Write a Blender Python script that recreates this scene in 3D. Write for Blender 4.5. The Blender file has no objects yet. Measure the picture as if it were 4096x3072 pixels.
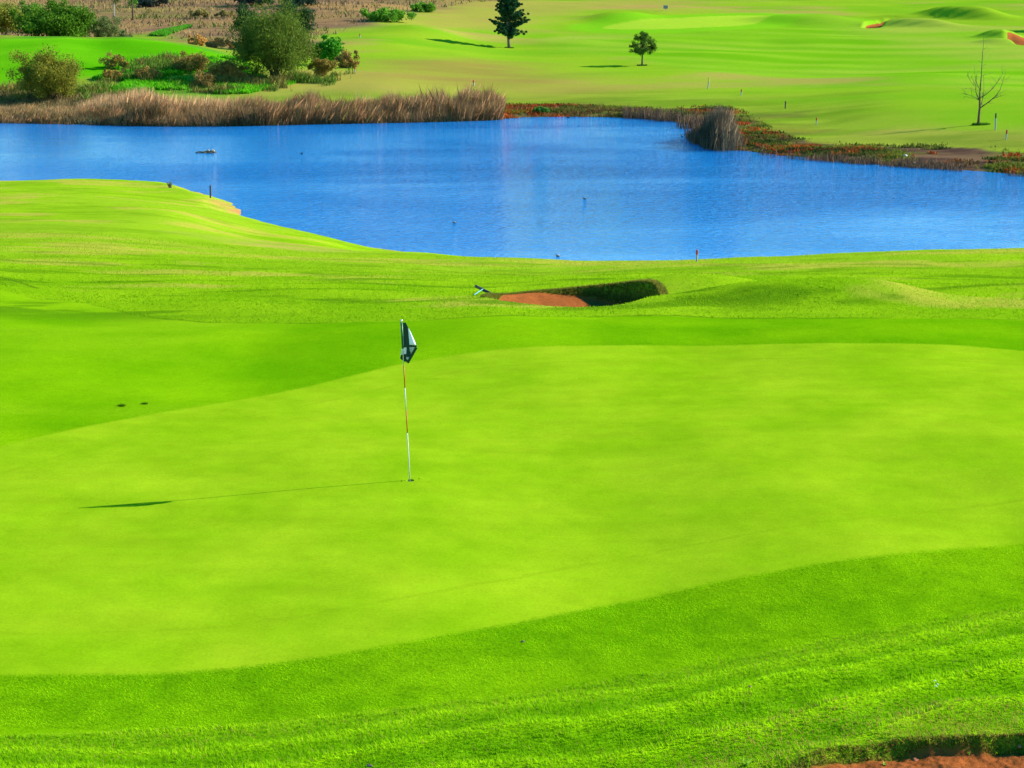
import bpy, bmesh, math
import numpy as np
from mathutils import Vector, Quaternion

# ------------------------------------------------------------------ camera
F = 6500.0                      # focal length in pixels of the 4096 px wide picture
PITCH = math.radians(13.8)
CAM_H = 6.35
SC = bpy.context.scene
COL = SC.collection
cam = bpy.data.cameras.new('camera'); cam_o = bpy.data.objects.new('camera', cam); COL.objects.link(cam_o)
cam.sensor_width = 36; cam.lens = F / 4096 * 36; cam.clip_start = 0.1; cam.clip_end = 6000
cam_o.location = (0, 0, CAM_H); cam_o.rotation_euler = (math.pi / 2 - PITCH, 0, 0)
SC.camera = cam_o

# ------------------------------------------------------------------ light
SUN = Vector((4.3, 1.12, 2.36)).normalized()
SUN_EL = math.asin(SUN.z); SUN_AZ = math.atan2(SUN.x, SUN.y)
w = bpy.data.worlds.new('World'); SC.world = w; w.use_nodes = True
wn = w.node_tree.nodes; wl = w.node_tree.links
sky = wn.new('ShaderNodeTexSky'); sky.sky_type = 'NISHITA'; sky.sun_disc = False
sky.sun_elevation = SUN_EL; sky.sun_rotation = SUN_AZ; sky.air_density = 1.0; sky.dust_density = 0.05; sky.ozone_density = 1.6
bg = wn['Background']; bg.inputs['Strength'].default_value = 0.12
hs = wn.new('ShaderNodeHueSaturation'); hs.inputs['Saturation'].default_value = 1.55; hs.inputs['Hue'].default_value = .478
wl.new(sky.outputs[0], hs.inputs['Color']); wl.new(hs.outputs[0], bg.inputs['Color'])
sl = bpy.data.lights.new('sun', 'SUN'); sl.energy = 4.6; sl.angle = math.radians(0.5); sl.color = (1, 0.94, 0.84)
so = bpy.data.objects.new('sun', sl); COL.objects.link(so)
so.rotation_euler = (-SUN).to_track_quat('-Z', 'Y').to_euler(); so.location = (60, 20, 60)
SC.view_settings.view_transform = 'Standard'; SC.view_settings.look = 'None'
SC.view_settings.exposure = 1.36; SC.view_settings.gamma = 1; SC.view_settings.use_curve_mapping = False

# ------------------------------------------------------------------ maths helpers
rng = np.random.default_rng(7)
CP, SP = math.cos(PITCH), math.sin(PITCH)
ZW = -7.5                       # water level; the putting green is z = 0

def ray(px, py):
    a = (px - 2048) / F; b = (1536 - py) / F
    return a, CP + b * SP, -SP + b * CP
def at_depth(px, py, Y):
    dx, dy, dz = ray(px, py); t = Y / dy
    return dx * t, Y, CAM_H + dz * t
def at_z(px, py, z):
    dx, dy, dz = ray(px, py); t = (z - CAM_H) / dz
    return dx * t, dy * t, z
def mscale(Y, py):              # picture pixels per metre at forward distance Y
    return F * ray(0, py)[1] / Y

def _h(ix, iy, seed):
    n = (ix.astype(np.int64) * 374761393 + iy.astype(np.int64) * 668265263 + seed * 982451653) & 0x7fffffff
    n = ((n ^ (n >> 13)) * 1274126177) & 0x7fffffff
    n = n ^ (n >> 16)
    return (n & 0xffffff) / float(0xffffff)
def vnoise(x, y, seed=0):
    ix = np.floor(x); iy = np.floor(y); fx = x - ix; fy = y - iy
    fx = fx * fx * fx * (fx * (fx * 6 - 15) + 10); fy = fy * fy * fy * (fy * (fy * 6 - 15) + 10)
    a = _h(ix, iy, seed); b = _h(ix + 1, iy, seed); c = _h(ix, iy + 1, seed); d = _h(ix + 1, iy + 1, seed)
    return (a + (b - a) * fx) * (1 - fy) + (c + (d - c) * fx) * fy
def fbm(x, y, s, octs=4, seed=0, gain=.5):       # roughly -1 .. 1
    r = 0; amp = 1; tot = 0; x = np.asarray(x, float) / s; y = np.asarray(y, float) / s
    for k in range(octs):
        r = r + amp * (vnoise(x, y, seed + k * 17) * 2 - 1); tot += amp
        x, y = (x * .8 - y * .6) * 2.03, (x * .6 + y * .8) * 2.03; amp *= gain
    return r / tot * 1.6
def smooth(a, b, x):
    t = np.clip((x - a) / (b - a), 0, 1); return t * t * (3 - 2 * t)
def sdf(poly, X, Y):            # positive inside
    X = np.asarray(X, float); Y = np.asarray(Y, float)
    d = np.full(X.shape, 1e18); ins = np.zeros(X.shape, bool); n = len(poly)
    for i in range(n):
        ax, ay = poly[i]; bx, by = poly[(i + 1) % n]
        ex, ey = bx - ax, by - ay; wx, wy = X - ax, Y - ay
        t = np.clip((wx * ex + wy * ey) / (ex * ex + ey * ey + 1e-12), 0, 1)
        d = np.minimum(d, (wx - ex * t) ** 2 + (wy - ey * t) ** 2)
        c = (ay > Y) != (by > Y)
        ins ^= c & (X < (bx - ax) * (Y - ay) / (by - ay + 1e-12) + ax)
    d = np.sqrt(d); return np.where(ins, d, -d)
def smoothpoly(pts, it=2):      # Chaikin
    for _ in range(it):
        q = []
        for i in range(len(pts)):
            a = pts[i]; b = pts[(i + 1) % len(pts)]
            q.append((a[0] * .75 + b[0] * .25, a[1] * .75 + b[1] * .25)); q.append((a[0] * .25 + b[0] * .75, a[1] * .25 + b[1] * .75))
        pts = q
    return pts

# ------------------------------------------------------------------ terrain: survey points (picture column, row, forward distance)
CTRL = [
 # foreground
 (-400,3072,12.4),(800,3072,12.6),(2048,3072,12.4),(3200,3072,12.1),(4300,3072,11.9),
 (0,2700,14.35),(1200,2640,14.9),(2600,2380,17.0),(4096,2160,18.6),
 (0,2200,17.9),(1640,1920,20.54),(3000,1900,20.7),(4096,1900,20.6),
 (0,1780,22.2),(1000,1590,25.3),(1750,1430,28.2),(2800,1376,28.9),(4096,1400,28.3),
 (-500,1500,26.2),(300,1500,26.4),(1000,1400,29.0),
 (0,1300,30.6),(300,1300,31.2),(1000,1300,31.2),(1700,1280,31.6),(2400,1275,31.4),(3300,1275,31.2),(4096,1280,31.0),
 (300,1200,37.0),(1000,1200,36.2),(1500,1232,33.6),(1950,1225,33.0),(2300,1237,32.9),(2600,1222,33.2),
 (1950,1180,37.5),(2300,1148,39.7),(2000,1178,38.6),(2600,1142,39.7),
 (300,1100,44.5),(1000,1100,46),(1700,1110,46),(2300,1110,47),(2900,1110,44),(3500,1100,46),(4096,1110,45),
 (3500,1190,35.2),(4096,1190,35),
 (300,950,62),(1000,1000,62),(1700,1045,59),(2400,1078,55),(3200,1056,54),(4096,1036,54),
 (300,850,80),(700,850,82),(1000,935,80),(-300,850,80),
 (0,755,103),(400,760,103),(780,800,101),(0,733,112),(500,737,111),(-600,735,110),
 (1250,962,80),(1700,1012,72),(2100,1037,66),(2500,1050,64),(2900,1042,63),(3300,1022,63.5),(3700,1008,64),(4096,1000,64),(4700,990,64),
 # far bank and fairways
 (3000,560,148),(3300,575,143),(3600,590,140),(4096,610,134),(4700,640,130),
 (3915,500,151),(3300,490,163),(2700,440,178),(2300,430,182),(2000,420,186),
 (3000,400,187),(3500,400,178),(4300,400,172),(2400,350,205),(3500,300,222),(4300,300,215),(2800,300,222),
 (2035,190,287),(2568,262,244),(2200,250,252),(3000,200,278),(3500,200,272),(4300,200,265),
 (2300,120,325),(2900,110,330),(3500,110,330),(4300,110,322),(2000,60,355),(2700,50,365),(3500,50,372),(4300,50,365),
 (2000,0,412),(2700,0,425),(3500,0,425),(4300,0,425),
 # far left
 (-300,430,182),(300,430,183),(900,430,183),(1500,400,188),(300,340,196),(-300,340,196),(900,330,200),(1500,350,198),
 (1500,250,235),(1100,250,226),(850,262,214),(1500,150,280),(1500,80,322),(1500,0,390),(1100,0,385),
 (600,20,385),(0,20,380),(-600,20,380),(600,80,335),(1100,90,320),(0,80,330),
]
P3 = [at_depth(*c) for c in CTRL]
def uz(X, Y): return 3.0 * X / (Y + 10), np.log(Y)
EXTRA = [ # hidden or out-of-frame ground (x, y, z)
 (0,3,1.0),(-10,4,.9),(10,4,1.2),(-8,8,.5),(8,8,.7),(0,8,.5),(-16,12,.3),(16,12,.6),(-25,20,.2),(25,20,.5),(-30,30,.1),(30,30,.3),
 (-45,45,-1.4),(45,45,-1.4),(-60,65,-3.3),(60,64,-4.0),(-80,100,-6.2),(80,100,-6.6),(-30,140,-6.6),
 (-120,150,-6.6),(130,150,-5),(-150,200,-4),(160,220,-4),(-200,300,0),(220,320,0),(-300,450,6),(320,450,6),
 (0,560,9),(-200,560,9),(200,560,10),(0,900,28),(-400,900,26),(400,900,30),(-900,1000,30),(900,1000,32),(0,1600,45),(-1200,1600,45),(1200,1600,45),(0,4000,60),
 (-55,262,-3.2),(-75,262,-3.0),(-35,258,-3.4),(-62,290,-2.3),(-30,290,-2.2),
]
# tee mound on the far left
for px, py, Y in [(0,152,232),(250,150,233),(500,152,232),(650,170,230),(780,195,226),(-400,155,232),(0,240,214),(500,240,214),(0,175,226),(400,178,226)]:
    P3.append(at_depth(px, py, Y))
for px, py, Y in [(1500,992,77),(1700,1012,72),(2100,1037,66),(2500,1050,64),(2900,1042,63),(3300,1022,63.5),(3700,1008,64),(4096,1000,64),(4700,990,64)]:
    rho = -ray(px, py)[2] / ray(px, py)[1]
    for m_, dr in ((1.06, .0035), (1.13, .0075), (1.22, .012)):
        Yk = Y * m_; zk = max(CAM_H - (rho + dr) * Yk, -7.2); P3.append((ray(px, py)[0] * Yk, Yk, zk))
P3 += EXTRA
P3 = np.array(P3); U_, V_ = uz(P3[:, 0], P3[:, 1])
def kern(r2): return np.where(r2 > 1e-12, r2 * np.log(r2 + 1e-12), 0)
_n = len(P3); K = kern((U_[:, None] - U_[None]) ** 2 + (V_[:, None] - V_[None]) ** 2) + np.eye(_n) * 2e-4
A_ = np.zeros((_n + 3, _n + 3)); A_[:_n, :_n] = K; A_[:_n, _n] = 1; A_[:_n, _n + 1] = U_; A_[:_n, _n + 2] = V_; A_[_n:, :_n] = A_[:_n, _n:].T
# interpolate z relative to a broad trend that keeps the numbers small
def trend(Y): return np.interp(np.log(Y), np.log([2, 30, 45, 65, 100, 180, 240, 320, 425, 900, 4000]), [.3, -.1, -1.5, -4.2, -6.5, -6.3, -4.6, -2, 2, 28, 60])
Wt = np.linalg.solve(A_, np.concatenate([P3[:, 2] - trend(P3[:, 1]), [0, 0, 0]]))
def tps(X, Y):
    X = np.asarray(X, float); Y = np.maximum(np.asarray(Y, float), 1.0); shp = X.shape; X = X.ravel(); Y = Y.ravel()
    u, v = uz(X, Y); u = np.clip(u, -3, 3); out = np.empty(len(X))
    for i in range(0, len(X), 60000):
        s = slice(i, i + 60000)
        k = kern((u[s, None] - U_[None]) ** 2 + (v[s, None] - V_[None]) ** 2)
        out[s] = k @ Wt[:_n] + Wt[_n] + Wt[_n + 1] * u[s] + Wt[_n + 2] * v[s] + trend(Y[s])
    return out.reshape(shp)

# ---- outlines on the ground
def far_on(px, py, y0=120, y1=700):
    Ys = np.geomspace(y0, y1, 2500); dx, dy, dz = ray(px, py)
    zr = CAM_H + dz * Ys / dy; zt = tps(dx * Ys / dy, Ys); i = np.argmax(zr < zt)
    return dx * Ys[i] / dy, Ys[i]
def zpoly(px, z=0): return [at_z(x, y, z)[:2] for x, y in px]
def gpoly(px): return [(far_on(x, y, 8, 70) if -1500 < x < 5600 else at_z(x, y, 0)[:2]) for x, y in px]
GREEN = smoothpoly(gpoly([(-900,2350),(-700,2600),(-200,2705),(200,2702),(700,2690),(1200,2640),(1900,2520),(2600,2370),(3300,2245),(4096,2155),(4700,2060),(5400,1850),
   (5500,1600),(4800,1440),(4096,1400),(3400,1379),(2800,1376),(2200,1390),(1750,1430),(1500,1480),(1000,1590),(500,1665),(0,1780),(-600,1950),(-900,2100)]))
# closely mown apron round the green (outer edge = mowing line)
APRON = smoothpoly([(far_on(x, y, 8, 90) if -2000 < x < 5400 else at_z(x, y, z)[:2]) for x, y, z in [(-2500,2600,0),(-900,2980,0),(0,2960,0),(700,2925,0),(1200,2880,0),(2048,2775,0),(2600,2690,0),(3160,2582,0),(3600,2500,0),(4096,2405,0),(5000,2240,0),(6200,1800,0),
   (5600,1330,0),(4700,1290,0),(4096,1283,0),(3500,1276,0),(2700,1271,0),(2000,1277,0),(1300,1296,-.1),(1000,1299,-.15),(700,1286,-.2),(500,1262,-.3),(300,1225,-.4),(0,1150,-.8),(-800,1080,-1.2),(-3000,1100,-1.2)]])
LAKE_W = [at_z(x, y, ZW)[:2] for x, y in [(-1800,470),(-900,480),(0,487),(300,494),(650,502),(1000,500),(1300,492),(1600,487),(1900,480),(2000,474),(2200,466),(2450,468),(2620,474),(2730,490),(2790,512),(2800,545),(2840,580),(2920,597),(3050,610),(3200,630),(3500,656),(3800,674),(4096,698),(4500,730),(5200,760)]]
LAKE_W += [(95,72),(60,77),(40,79),(24,79),(6,80),(-3,84),(-9,88.5),(-11.5,90)]
LAKE_W += [at_z(x, y, ZW)[:2] for x, y in [(1000,915),(970,890),(945,855),(925,820),(880,795),(800,772),(700,748),(600,738),(400,735),(0,730),(-500,730),(-1200,745),(-2200,760)]]
LAKE = smoothpoly(LAKE_W, 1)
B1 = smoothpoly([(-.40,35.4),(.1,34.2),(1.0,33.7),(2.2,33.7),(2.9,34.6),(3.3,36.2),(3.4,37.9),(3.0,39.0),(2.2,39.5),(1.2,39.5),(.2,39.1),(-.35,38.2),(-.45,36.8)])
B0 = smoothpoly([at_z(x, y, .12)[:2] for x, y in [(3120,3090),(3203,3046),(3365,2995),(3587,2962),(3657,2947),(3820,2943),(4096,2938),(4500,2925),(4900,3000),(5000,3400),(3300,3500),(3000,3300)]], 1)
B0 = None
PEN = smoothpoly([(p[0], p[1]) for p in [(-120,118),(-60,121),(-28,119)]] + [(-8, 96), (-12, 80), (-30, 70), (-120, 70)])
B0 = smoothpoly([far_on(x, y, 8, 25) for x, y in [(3120,3090),(3203,3046),(3365,2995),(3587,2962),(3657,2947),(3820,2943),(4096,2938),(4500,2925),(4900,3000),(5000,3300),(3300,3400),(3000,3250)]], 1)
B2 = smoothpoly([far_on(x, y) for x, y in [(3452,100),(3480,84),(3540,77),(3640,76),(3720,76),(3640,88),(3560,96),(3500,108),(3455,107)]])
B3 = smoothpoly([far_on(x, y) for x, y in [(4010,150),(4060,147),(4110,142),(4250,146),(4300,165),(4180,178),(4080,174),(4045,166)]])
GREEN2 = smoothpoly([far_on(x, y) for x, y in [(2370,104),(2560,84),(2800,72),(3000,62),(3120,68),(3080,88),(2900,104),(2700,112),(2520,114)]])
FAIR = smoothpoly([far_on(x, y) for x, y in [(2180,150),(2400,110),(2700,82),(3200,60),(3900,100),(4600,120),(4700,470),(4300,410),(4096,380),(3800,345),(3400,320),(3000,305),(2750,285),(2500,235),(2250,200)]])
TEE = smoothpoly([far_on(x, y) for x, y in [(-700,170),(0,160),(600,160),(800,200),(960,232),(980,250),(860,245),(620,250),(560,280),(330,330),(0,350),(-700,360)]])

BANK = smoothpoly([far_on(x, y) for x, y in [(1900,425),(2050,405),(2300,412),(2600,432),(2760,425),(2900,418),(2985,470),(3080,530),(3200,562),(3420,588),(3650,580),(3900,592),(4096,610),(4700,640)]] + [at_z(x, y, ZW)[:2] for x, y in [(4700,800),(4096,730),(3500,690),(3000,640),(2800,600),(2780,540),(2500,500),(1900,500)]])
def mound(X, Y, cx, cy, sx, sy, h, ang=0, p=2.0):
    c, s = math.cos(ang), math.sin(ang); x = (X - cx) * c + (Y - cy) * s; y = -(X - cx) * s + (Y - cy) * c
    return h * np.exp(-((x / sx) ** 2 + (y / sy) ** 2) ** (p / 2))
def RA(sa): return smooth(-3.0, -1.9, sa) * .8 + .2
def terrain(X, Y, full=False):
    X = np.asarray(X, float); Y = np.asarray(Y, float)
    z = tps(X, Y)
    lw = smooth(130, 220, Y)
    z = z + lw * .35 * fbm(X, Y, 45, 3, 3) + lw * (1 - smooth(900, 1400, Y)) * .10 * fbm(X, Y, 14, 2, 5)
    sg = sdf(GREEN, X, Y); sa = sdf(APRON, X, Y); near = (Y < 60)
    # gentle rolls of the rough between green and lake
    mid = smooth(30.5, 34, Y) * (1 - smooth(56, 66, Y))
    z = z + mid * .05 * fbm(X, Y, 4.5, 3, 11)
    z = z + near * (.018 * fbm(X, Y, 3.2, 3, 12) + (1 - smooth(-1.0, 1.5, sg)) * .05 * fbm(X, Y, 5, 2, 13))
    # ridges of the foreground rough, running parallel to the apron edge
    fr = smooth(-.15, -.9, sa) * (Y < 24)
    wv = sa + .25 * fbm(X, Y, 2.4, 2, 21) + .12 * np.sin(X * .6)
    z = z + fr * (RA(sa) * (.014 + .028 * smooth(-3, 4, X)) * (1 - 2 * np.abs(np.sin(wv * math.pi / .55)) ** .8) + .030 * fbm(X, Y * 1.6, .8, 3, 22)) + .17 * np.exp(-((sa + 1.25) / .85) ** 2) * (Y < 24)
    # mounds round the first bunker
    z = z + mound(X, Y, 4.8, 39.4, 1.7, 2.0, .30) + mound(X, Y, 6.4, 34.3, 2.9, 1.1, .50, 0, 3) + mound(X, Y, 11.5, 37, 5, 1.8, .25)
    z = z + mound(X, Y, 1.3, 32.9, 2.2, 1.0, -.05)
    z = z - mound(X, Y, 6.2, 36.9, 3.0, 1.0, .42)
    # left hollow before the crest
    z = z + mound(X, Y, -9, 34.5, 4, 1.6, .10) - mound(X, Y, -4.0, 36.5, 3, 1.5, .12)
    # far mounds
    def fm(px, py, Y0, wpx, dy, h, p=2.6, back=1.0, ang=0):
        nonlocal z
        cx = at_depth(px, py, Y0)[0]; dy = np.where(-(X - cx) * math.sin(ang) + (Y - Y0) * math.cos(ang) > 0, dy * back, dy)
        cx = at_depth(px, py, Y0)[0]; z = z + mound(X, Y, cx, Y0, wpx / 2 / mscale(Y0, py), dy, h, ang, p)
    if np.any(Y > 200):
        fm(3845, 70, M2[1] + 2, 330, 3.2, 2.7, 3.0, 3.2, -.5)
        fm(3600, 70, M2[1] + 5, 260, 4.0, .8)
        fm(3650, 100, M1[1] + 2, 330, 2.2, 1.5, 3, 2.5, -.35)
        fm(3230, 85, B2c[1] + 2, 420, 5.0, 1.6, 3, 2, -.2)
        fm(4010, 135, B3c[1] + 5, 190, 2.0, 1.4, 3, 3, -.4)
        fm(3990, 165, B3c[1] - 4, 150, 3.0, .7)
        fm(3350, 150, 300, 700, 9.0, .6); fm(2900, 210, 268, 500, 8.0, .5); fm(3600, 330, 212, 600, 7.0, .4)
        fm(2480, 60, 350, 260, 8.0, 1.2); fm(2250, 150, 300, 350, 7.0, .5); fm(1700, 130, 300, 300, 9, .9)
    # bunkers
    s1 = sdf(B1, X, Y); s0 = sdf(B0, X, Y)
    floor1 = -1.02 - .17 * np.maximum(X - .2, -.5) + .03 * (Y - 38) + .03 * fbm(X, Y, .7, 3, 31)
    k = smooth(-.12, .10, s1); zf = floor1 + .10 * np.exp(-np.maximum(s1, 0) / .35)
    z = np.where(near & (zf < z), z * (1 - k) + zf * k, z)
    f0 = z - (.07 + .075 * smooth(2.2, 4.2, X)) + .030 * fbm(X, Y, .30, 5, 33, .65)
    k0 = smooth(-.05, .05, s0 + .05 * fbm(X, Y, .25, 3, 34)); z = np.where(near, z * (1 - k0) + f0 * k0, z)
    s2 = s3 = np.full(X.shape, -99.)
    if np.any(Y > 200):
        s2 = sdf(B2, X, Y); s3 = sdf(B3, X, Y)
        z = z - .9 * smooth(-.4, .6, s2) - .9 * smooth(-.6, 1.2, s3)
    # shore: the bank falls to the water and on below it
    sw = sdf(LAKE, X, Y) + .5 * fbm(X, Y, 5, 3, 41) * smooth(85, 95, Y) + .15 * fbm(X, Y, 1.1, 2, 42)
    bank = smooth(0, 2.6, -sw) ** .55
    z = np.where(sw < 0, ZW + np.maximum(z - ZW, .35) * bank, ZW - 1.8 * smooth(0, 5, sw) - .02)
    if full: return z, dict(sg=sg, sa=sa, s0=s0, s1=s1, s2=s2, s3=s3, sw=sw)
    return z
M2 = far_on(3845, 74); M1 = far_on(3650, 104); B2c = np.mean(B2, 0); B3c = np.mean(B3, 0)

def hit(px, py, ymin=9., ymax=900.):
    Ys = np.geomspace(ymin, ymax, 5000); dx, dy, dz = ray(px, py)
    zr = CAM_H + dz * Ys / dy; X = dx * Ys / dy
    zt = np.maximum(terrain(X, Ys), ZW); i = int(np.argmax(zr <= zt)); 
    if zr[i] > zt[i]: i = len(Ys) - 1
    return float(X[i]), float(Ys[i]), float(zt[i])

# ------------------------------------------------------------------ materials
def nt(name):
    m = bpy.data.materials.new(name); m.use_nodes = True
    b = m.node_tree.nodes['Principled BSDF']; return m, m.node_tree.nodes, m.node_tree.links, b
def mat(name, col, rough=.7, noise=.0, scale=20, metal=0, spec=.3):
    m, n, l, b = nt(name); b.inputs['Roughness'].default_value = rough; b.inputs['Metallic'].default_value = metal
    b.inputs['Specular IOR Level'].default_value = spec; b.inputs['Base Color'].default_value = (*col, 1)
    if noise:
        t = n.new('ShaderNodeTexNoise'); t.inputs['Scale'].default_value = scale; t.inputs['Detail'].default_value = 6
        tc = n.new('ShaderNodeTexCoord'); l.new(tc.outputs['Object'], t.inputs['Vector'])
        mx = n.new('ShaderNodeMix'); mx.data_type = 'RGBA'
        mx.inputs['A'].default_value = (*[c * (1 - noise) for c in col], 1); mx.inputs['B'].default_value = (*[min(1, c * (1 + noise)) for c in col], 1)
        mr = n.new('ShaderNodeMapRange'); mr.inputs['From Min'].default_value = .3; mr.inputs['From Max'].default_value = .7
        l.new(t.outputs['Fac'], mr.inputs['Value']); l.new(mr.outputs[0], mx.inputs['Factor']); l.new(mx.outputs['Result'], b.inputs['Base Color'])
        bp = n.new('ShaderNodeBump'); bp.inputs['Strength'].default_value = .4; bp.inputs['Distance'].default_value = .02
        l.new(t.outputs['Fac'], bp.inputs['Height']); l.new(bp.outputs[0], b.inputs['Normal'])
    return m
def leafmat(name, trans=.35, rough=.6):          # colour comes from the mesh attribute "tint"
    m, n, l, b = nt(name); at = n.new('ShaderNodeAttribute'); at.attribute_name = 'tint'
    b.inputs['Roughness'].default_value = rough; b.inputs['Specular IOR Level'].default_value = .05
    l.new(at.outputs['Color'], b.inputs['Base Color'])
    tr = n.new('ShaderNodeBsdfTranslucent'); l.new(at.outputs['Color'], tr.inputs['Color'])
    ms = n.new('ShaderNodeMixShader'); ms.inputs[0].default_value = trans
    l.new(b.outputs[0], ms.inputs[1]); l.new(tr.outputs[0], ms.inputs[2]); l.new(ms.outputs[0], n['Material Output'].inputs['Surface'])
    return m
M_LEAF = leafmat('leaves'); M_BLADE = leafmat('blades', .45, .9); M_DRY = leafmat('dry stems', .15, .8)

def ground_material():
    m, n, l, b = nt('turf and sand')
    def attr(a):
        x = n.new('ShaderNodeAttribute'); x.attribute_name = a; return x
    def math_(op, a, c=None, clamp=False):
        x = n.new('ShaderNodeMath'); x.operation = op; x.use_clamp = clamp
        for i, v in enumerate((a, c)):
            if v is None: continue
            if isinstance(v, (int, float)): x.inputs[i].default_value = v
            else: l.new(v, x.inputs[i])
        return x.outputs[0]
    def mixc(f, A, B):
        x = n.new('ShaderNodeMix'); x.data_type = 'RGBA'; l.new(f, x.inputs['Factor'])
        for s, v in (('A', A), ('B', B)):
            if isinstance(v, tuple): x.inputs[s].default_value = (*v, 1)
            else: l.new(v, x.inputs[s])
        return x.outputs['Result']
    geo = n.new('ShaderNodeNewGeometry')
    def noise(scale, det=4, rough=.6, vec=None):
        t = n.new('ShaderNodeTexNoise'); t.inputs['Scale'].default_value = scale; t.inputs['Detail'].default_value = det; t.inputs['Roughness'].default_value = rough
        l.new(vec or geo.outputs['Position'], t.inputs['Vector']); return t.outputs['Fac']
    def rmap(v, a, c, d, e):
        x = n.new('ShaderNodeMapRange'); l.new(v, x.inputs['Value'])
        for i, q in zip(('From Min', 'From Max', 'To Min', 'To Max'), (a, c, d, e)): x.inputs[i].default_value = q
        return x.outputs[0]
    tint = attr('tint').outputs['Color']
    sg = attr('sd_green').outputs['Fac']; ss = attr('sd_sand').outputs['Fac']; rg = attr('roughness_len').outputs['Fac']
    fine = noise(38, 4, .75); vfine = noise(110, 3, .7); med = noise(6, 4, .65)
    # turf
    sp = math_('MULTIPLY', rmap(fine, .3, .7, .50, 1.45), rmap(vfine, .3, .7, .65, 1.3))
    spm = math_('ADD', 1.0, math_('MULTIPLY', math_('SUBTRACT', sp, 1.0), rg))
    spm = math_('MULTIPLY', spm, rmap(med, .3, .7, .94, 1.06))
    mul = n.new('ShaderNodeVectorMath'); mul.operation = 'SCALE'; l.new(tint, mul.inputs[0]); l.new(spm, mul.inputs['Scale'])
    # the putting surface
    g1 = noise(.55, 5, .6); g2 = noise(34, 4, .75); g3 = noise(2.6, 5, .65)
    ring = n.new('ShaderNodeMath'); ring.operation = 'COMPARE'; l.new(math_('ADD', sg, math_('MULTIPLY', g3, .18)), ring.inputs[0]); ring.inputs[1].default_value = 1.15; ring.inputs[2].default_value = .035
    ringv = math_('SUBTRACT', 1.0, math_('MULTIPLY', ring.outputs[0], rmap(g1, .38, .62, 0, .10)))
    gc = mixc(rmap(g1, .32, .68, 0, 1), (.148, .275, .003), (.218, .325, .007))
    mp = n.new('ShaderNodeMapping'); mp.inputs['Scale'].default_value = (.35, 1.6, 1); l.new(geo.outputs['Position'], mp.inputs['Vector']); g4 = noise(1.0, 5, .65, mp.outputs[0])
    gs = math_('MULTIPLY', rmap(g3, .3, .7, .93, 1.07), rmap(g2, .3, .7, .86, 1.14)); gs = math_('MULTIPLY', math_('MULTIPLY', gs, rmap(g4, .3, .7, .93, 1.07)), ringv)
    gv = n.new('ShaderNodeVectorMath'); gv.operation = 'SCALE'; l.new(gc, gv.inputs[0]); l.new(gs, gv.inputs['Scale'])
    gm = rmap(math_('ADD', sg, math_('MULTIPLY', math_('SUBTRACT', fine, .5), .28)), -.05, .05, 0, 1)
    c1 = mixc(gm, mul.outputs[0], gv.outputs[0])
    # sand
    s1 = noise(14, 6, .7); s2 = noise(3, 5, .6)
    sc = mixc(rmap(s1, .3, .7, 0, 1), (.15, .042, .012), (.31, .092, .025))
    peb = noise(45, 2, .5); sc = mixc(rmap(peb, .62, .70, 0, .75), sc, (.06, .02, .008))
    sc = mixc(rmap(s2, .35, .65, 0, .5), sc, (.28, .082, .020))
    sm = rmap(math_('ADD', ss, math_('MULTIPLY', math_('SUBTRACT', fine, .5), .16)), -.02, .03, 0, 1)
    c2 = mixc(sm, c1, sc)
    l.new(c2, b.inputs['Base Color']); b.inputs['Roughness'].default_value = .95; b.inputs['Specular IOR Level'].default_value = 0.0
    hgt = math_('ADD', math_('MULTIPLY', fine, .6), math_('MULTIPLY', vfine, .4))
    bp = n.new('ShaderNodeBump'); bp.inputs['Distance'].default_value = .03; l.new(hgt, bp.inputs['Height'])
    st = math_('MULTIPLY', math_('MAXIMUM', rg, .12), math_('SUBTRACT', 1.0, math_('MULTIPLY', gm, .85)))
    st = math_('MAXIMUM', st, math_('MULTIPLY', sm, .7)); l.new(math_('MULTIPLY', st, .75), bp.inputs['Strength'])
    l.new(bp.outputs[0], b.inputs['Normal'])
    return m
M_GROUND = ground_material()

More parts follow.
